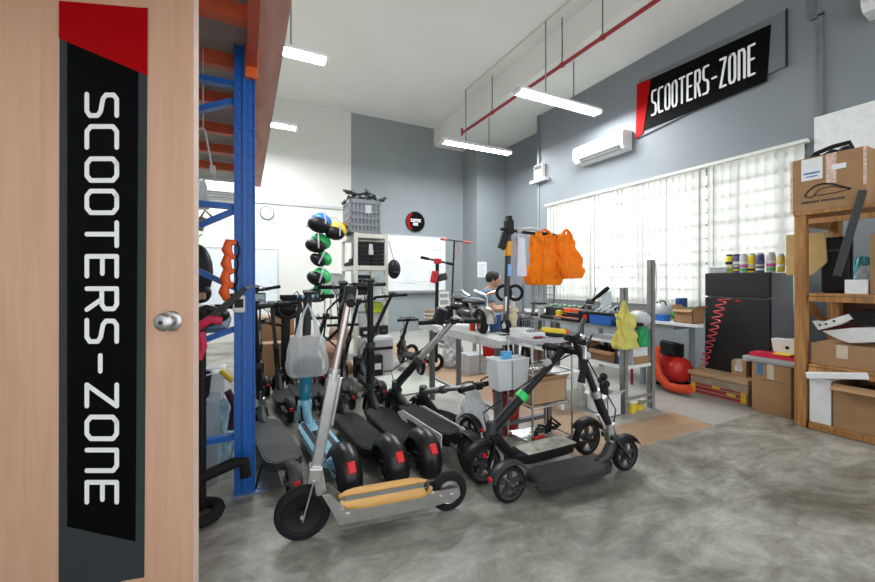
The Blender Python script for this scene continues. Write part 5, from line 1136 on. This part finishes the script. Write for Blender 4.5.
carton('white_carton', 'white carton on the floor behind the workbench near the red cloth', 2.55, 2.8, 4.2, 4.45, 0, .25, lgrey, tape_side=False)
carton('cardboard_box', 'pale brown carton on the floor beside the black trestle', 3.5, 3.75, 3.95, 4.1, 0, .4, card2)
bag('white_sack', 'white sack on the floor left of the red cloth', (2.62, 4.75, 0), .3, .28, .45, lgrey, 51, False)
tag(MB().prism([(0, 0), (.75, .05), (.62, .95), (-.05, .8)], lambda a, b, q: Vector((1.35+a, 3.75+b, .004+q)), .012).build('pale_board', mat('pale_board', (.50, .52, .45), .6)), 'pale greenish board lying on the floor behind the leaning scooter', 'board')
t = thing('black_scooter_seat', 'large black round bag behind the silver-barred scooter', 'bag', (.62, 4.75, 0)); t.location = (on_y(288, 318, 4.7).x, 5.0, .0)  # round scooter seat standing on a thin post, not a bag
MB().ball((.02, 0, .86), .15, (1.2, .6, .85), None, 20).bx(-.05, .05, -.05, .05, 0.0, .8, .02).build('bag_body', black, t); MB().tor((0.02, -.085, .87), (0, 1, 0), .1, .006).build('piping', dgrey, t)
t = thing('tablet_screen', 'small tablet screen mounted behind the silver scooter bar', 'screen', on_y(260, 300, 4.05)); MB().box((0, 0, 0), (.1, .02, .14), None, .006).build('bezel', black, t); MB().bx(-.042, .042, -.012, -.0105, -.058, .058).build('screen_glass', mat('screen', (.45, .6, .62), .2), t); MB().cyl((0, .01, -.06), (0, .03, -.3), .01, n=6).build('mount', dgrey, t)

# ------------------------------------------------------------------ things in and on the blue rack, seen in the gap beside the door
def gp_(u, v, y): return on_y(u, v, y)
for i, (u, v) in enumerate(((231, 250), (230, 264), (229, 279), (228, 292))):
    t = thing('orange_guard', f'orange horn-shaped guard hanging on the rack post, {["topmost", "second from top", "third from top", "lowest"][i]}', 'guard', gp_(u, v, 2.38), 0, 'orange guards on the rack post')
    MB().tube([(.025, 0, .045), (-.01, 0, .04), (-.02, 0, .0), (-.005, 0, -.035), (.02, 0, -.045)], .02, 10, rr=[.012, .024, .028, .022, .008]).build('guard_shell', orange, t)
    MB().tube([(.03, .0, .05), (.04, .01, 0), (.03, 0, -.05)], .006, 6).build('guard_strap', black, t)
t = thing('meter_box', 'white meter with black display fixed on the blue rack post', 'meter', gp_(239, 304, 2.41)); MB().box((0, 0, 0), (.062, .025, .095), None, .008).build('meter_body', white, t); MB().bx(-.022, .022, -.0145, -.0125, -.02, .028).build('meter_display', black, t)
t = thing('black_jacket', 'black jacket hanging at the door edge behind the rack brace', 'jacket', gp_(197, 272, 3.2)); MB().ball((0, 0, 0), .2, (.5, .4, 1.0)).ball((.02, -.02, -.15), .09, (.8, .6, .8)).build('jacket_body', black, t); MB().tube([(0, 0, .18), (0, 0, .24), (.03, 0, .27)], .006, 6).build('hanger', chrome, t); MB().box((.03, -.07, -.17), (.06, .02, .05), None, .01).build('jacket_tag', tan, t)
t = thing('brass_clamp', 'tan metal clamp hanging high beside the door edge', 'clamp', gp_(201, 224, 2.6)); MB().box((0, 0, 0), (.04, .03, .08), Euler((0, .2, 0)), .008).build('clamp_body', mat('brass', (.4, .27, .12), .4, .6), t); MB().tube([(0, 0, .04), (.02, 0, .08), (.05, 0, .05), (.08, 0, .02)], .006, 6).build('clamp_arm', mat('brass', (.4, .27, .12)), t)
t = thing('hanging_hook', 'thin metal hook hanging from the orange rack deck beams', 'hook', gp_(203, 130, 2.5)); a = Vector(t.location); q = gp_(213, 172, 2.5)-a
MB().tube([(-.03, 0, .0), (0, 0, .01), (.01, 0, 0), q*.9, q, q+Vector((.015, 0, -.05))], .006, 6).cyl((0, 0, 0), (0, 0, 2.5-a.z if a.z < 2.5 else .02), .003, n=5).build('hook_wire', lgrey, t); MB().box(q*.95, (.03, .02, .05), None, .004).build('hook_clip', lgrey, t)
bag('crumpled_bag', 'crumpled white film bag hanging near the top of the door edge', gp_(196, 208, 2.65), .16, .12, .17, film, 61, False)
for lb, x0, x1, y0, y1, z0, z1, m_ in (('white carton on the floor inside the blue rack', -.45, -.12, 3.1, 3.5, 0, .34, lgrey), ('brown carton at the back inside the blue rack', -.75, -.5, 2.9, 3.2, 0, .4, card2), ('white lidded box stacked on the white carton in the rack', -.42, -.13, 3.12, 3.45, .345, .55, white)):
    carton('storage_box', lb, x0, x1, y0, y1, z0, z1, m_, tape_side=False)
tub('black_tub', 'black tub with pale stripe between door edge and rack post', (-.28, 2.72, .50), .10, .14, black, lgrey)
tag(MB().bx(-.42, -.14, 2.6, 2.85, 0, .495, .02).build('storage_bin', clearplast), 'clear plastic drawer box under the black tub', 'drawer box')
bag('blue_bag', 'blue and white bag on the floor inside the blue rack', (-.16, 2.98, 0), .16, .14, .4, mat('bag_bluewhite', (.35, .55, .7), .5, var=.5, scale=12), 62, False)
tag(MB().tube([(-.14, 2.86, .62), (-.07, 2.84, .55)], .02, 8).build('yellow_brush', yellow), 'small yellow brush handle beside the black tub', 'brush')
tag(MB().tube([(-.1, 2.8, .5), (-.06, 2.8, .4), (-.08, 2.8, .25)], .022, 8).build('dark_strap', mat('dark_maroon', (.06, .01, .015), .6)), 'dark curved strap hanging next to the rack post', 'strap')
tag(MB().bx(-1.05, -.1, 2.75, 3.6, .88, .91).build('rack_shelf_board', mat('bluish_board', (.1, .16, .3), .5)), 'blue-grey shelf board inside the pallet rack', 'board')
for i, (x, y) in enumerate(((-.22, 2.95), (-.42, 3.2))):
    t = thing('black_pack', ['black folded pack on the rack shelf board, near the post', 'black folded pack at the back of the rack shelf board'][i], 'pack', (x, y, .912)); MB().ball((0, 0, .06), .11, (1.2, .9, .55)).build('pack_body', black, t); MB().tube([(-.08, -.06, .1), (0, -.08, .13), (.08, -.06, .1)], .008, 6).build('pack_strap', dgrey, t)

# ------------------------------------------------------------------ more bench clutter
t = thing('bench_drill', 'blue-grey bench drill at the far end of the steel bench, under the orange bags', 'drill', (3.24, 3.75, .774))
MB().bx(-.09, .09, -.1, .1, 0, .03, .004).build('base_plate', dgrey, t); MB().cyl((0, .05, .03), (0, .05, .55), .022, n=12).build('column', steel, t)
MB().box((0, 0, .48), (.11, .24, .13), None, .02).build('head_casing', mat('machine_blue', (.12, .2, .27), .45), t); MB().cyl((0, -.07, .3), (0, -.07, .42), .02, .03, 12).cyl((0, -.07, .22), (0, -.07, .3), .007, n=8).build('chuck', steel, t)
MB().cyl((.0, .12, .40), (0, .12, .56), .055, n=18).build('motor', mat('machine_blue', (.12, .2, .27)), t); MB().bx(-.07, .07, -.12, .02, .14, .16).build('work_plate', dgrey, t)
for k in range(3):
    a = 2*PI*k/3; MB().cyl((-.06, -.03, .45), (-.075, -.03+.09*math.cos(a), .45+.09*math.sin(a)), .006, n=6).build('feed_handle', black, t)
t = thing('red_case', 'dark red case behind the white paper bag on a grey rack', 'case', (3.9, 4.45, 1.16)); MB().bx(-.2, .2, -.1, .1, 0, .24, .02).build('case_body', mat('wine_red', (.28, .01, .03), .4), t); MB().bx(-.06, .06, -.104, -.1, .08, .15).build('case_badge', lgrey, t); MB().tube([(-.05, 0, .24), (-.04, 0, .28), (.04, 0, .28), (.05, 0, .24)], .008, 6).build('handle', black, t)
t = thing('wire_rack', 'grey wire rack carrying the dark red case', 'rack', (3.9, 4.45, 0)); mb = MB()
for k in range(9): mb.bx(-.2+.05*k-.003, -.2+.05*k+.003, -.12, -.114, .8, 1.155)
for z in (.8, .9, 1.0, 1.1, 1.15): mb.bx(-.2, .2, -.12, -.114, z-.004, z+.004)
mb.bx(-.21, .21, -.12, .12, 1.145, 1.157).bx(-.21, .21, -.12, .12, .77, .782); mb.build('wire_panel', mgrey, t)
for x in (-.2, .2):
    for y in (-.11, .11): MB().bx(x-.01, x+.01, y-.01, y+.01, 0, 1.16).build('leg', mgrey, t)
for i, (x, y, z, r_, h_, m_, lb) in enumerate(((3.12, 3.52, .774, .035, .12, lgrey, 'small grey jar left of orange tool case on the bench'), (3.35, 2.75, .774, .03, .13, white, 'white small jar behind the blue toolbox'), (3.14, 2.46, .774, .04, .05, mgrey, 'low grey round tin near the front slotted post'), (1.84, 2.98, .752, .03, .1, red, 'small red tin on the white workbench beside the motor scooter'), (2.1, 2.45, .752, .03, .12, mgrey, 'grey jar on the workbench corner behind white box'))):
    tub('small_jar', lb, (x, y, z), r_, h_, m_, cat='jar')
for i, (x, y, z) in enumerate(((3.2, 3.35, .43), (3.25, 3.5, .43), (3.15, 3.62, .43))):
    t = thing('boxed_part', ['dark lumpy part under the bench left of the cardboard trays', 'dark lumpy part under the bench, middle of three', 'dark lumpy part under the bench, farthest of three'][i], 'part', (x, y, z)); MB().box((0, 0, .06), (.12, .11, .12), Euler((0, 0, .3*i)), .02).build('part_body', black, t); MB().cyl((0, 0, .12), (0, 0, .16), .03, n=12).build('part_knob', red if i == 1 else mgrey, t)
for i, (u, v, y, s_) in enumerate(((372, 333, 4.95, .07), (366, 345, 4.9, .08), (383, 340, 5.0, .06), (361, 372, 4.75, .09), (377, 378, 4.75, .07))):
    p = on_y(u, v, y); t = thing('battery_pack', ['black battery pack on the white appliance, left', 'black battery pack on the white appliance, middle', 'black battery pack on the white appliance, right', 'black battery pack leaning in front of the appliance, left', 'black battery pack leaning in front of the appliance, right'][i], 'battery', (p.x, p.y if i < 3 else 4.76, .483 if i < 3 else 0)); h_ = .12 if i < 3 else .26
    MB().bx(-s_, s_, -.05, .05, 0, h_, .015).build('pack_body', black, t); MB().bx(-s_*.6, s_*.6, -.053, -.05, h_*.3, h_*.6).build('pack_label', [mgrey, white, dgrey][i % 3], t)
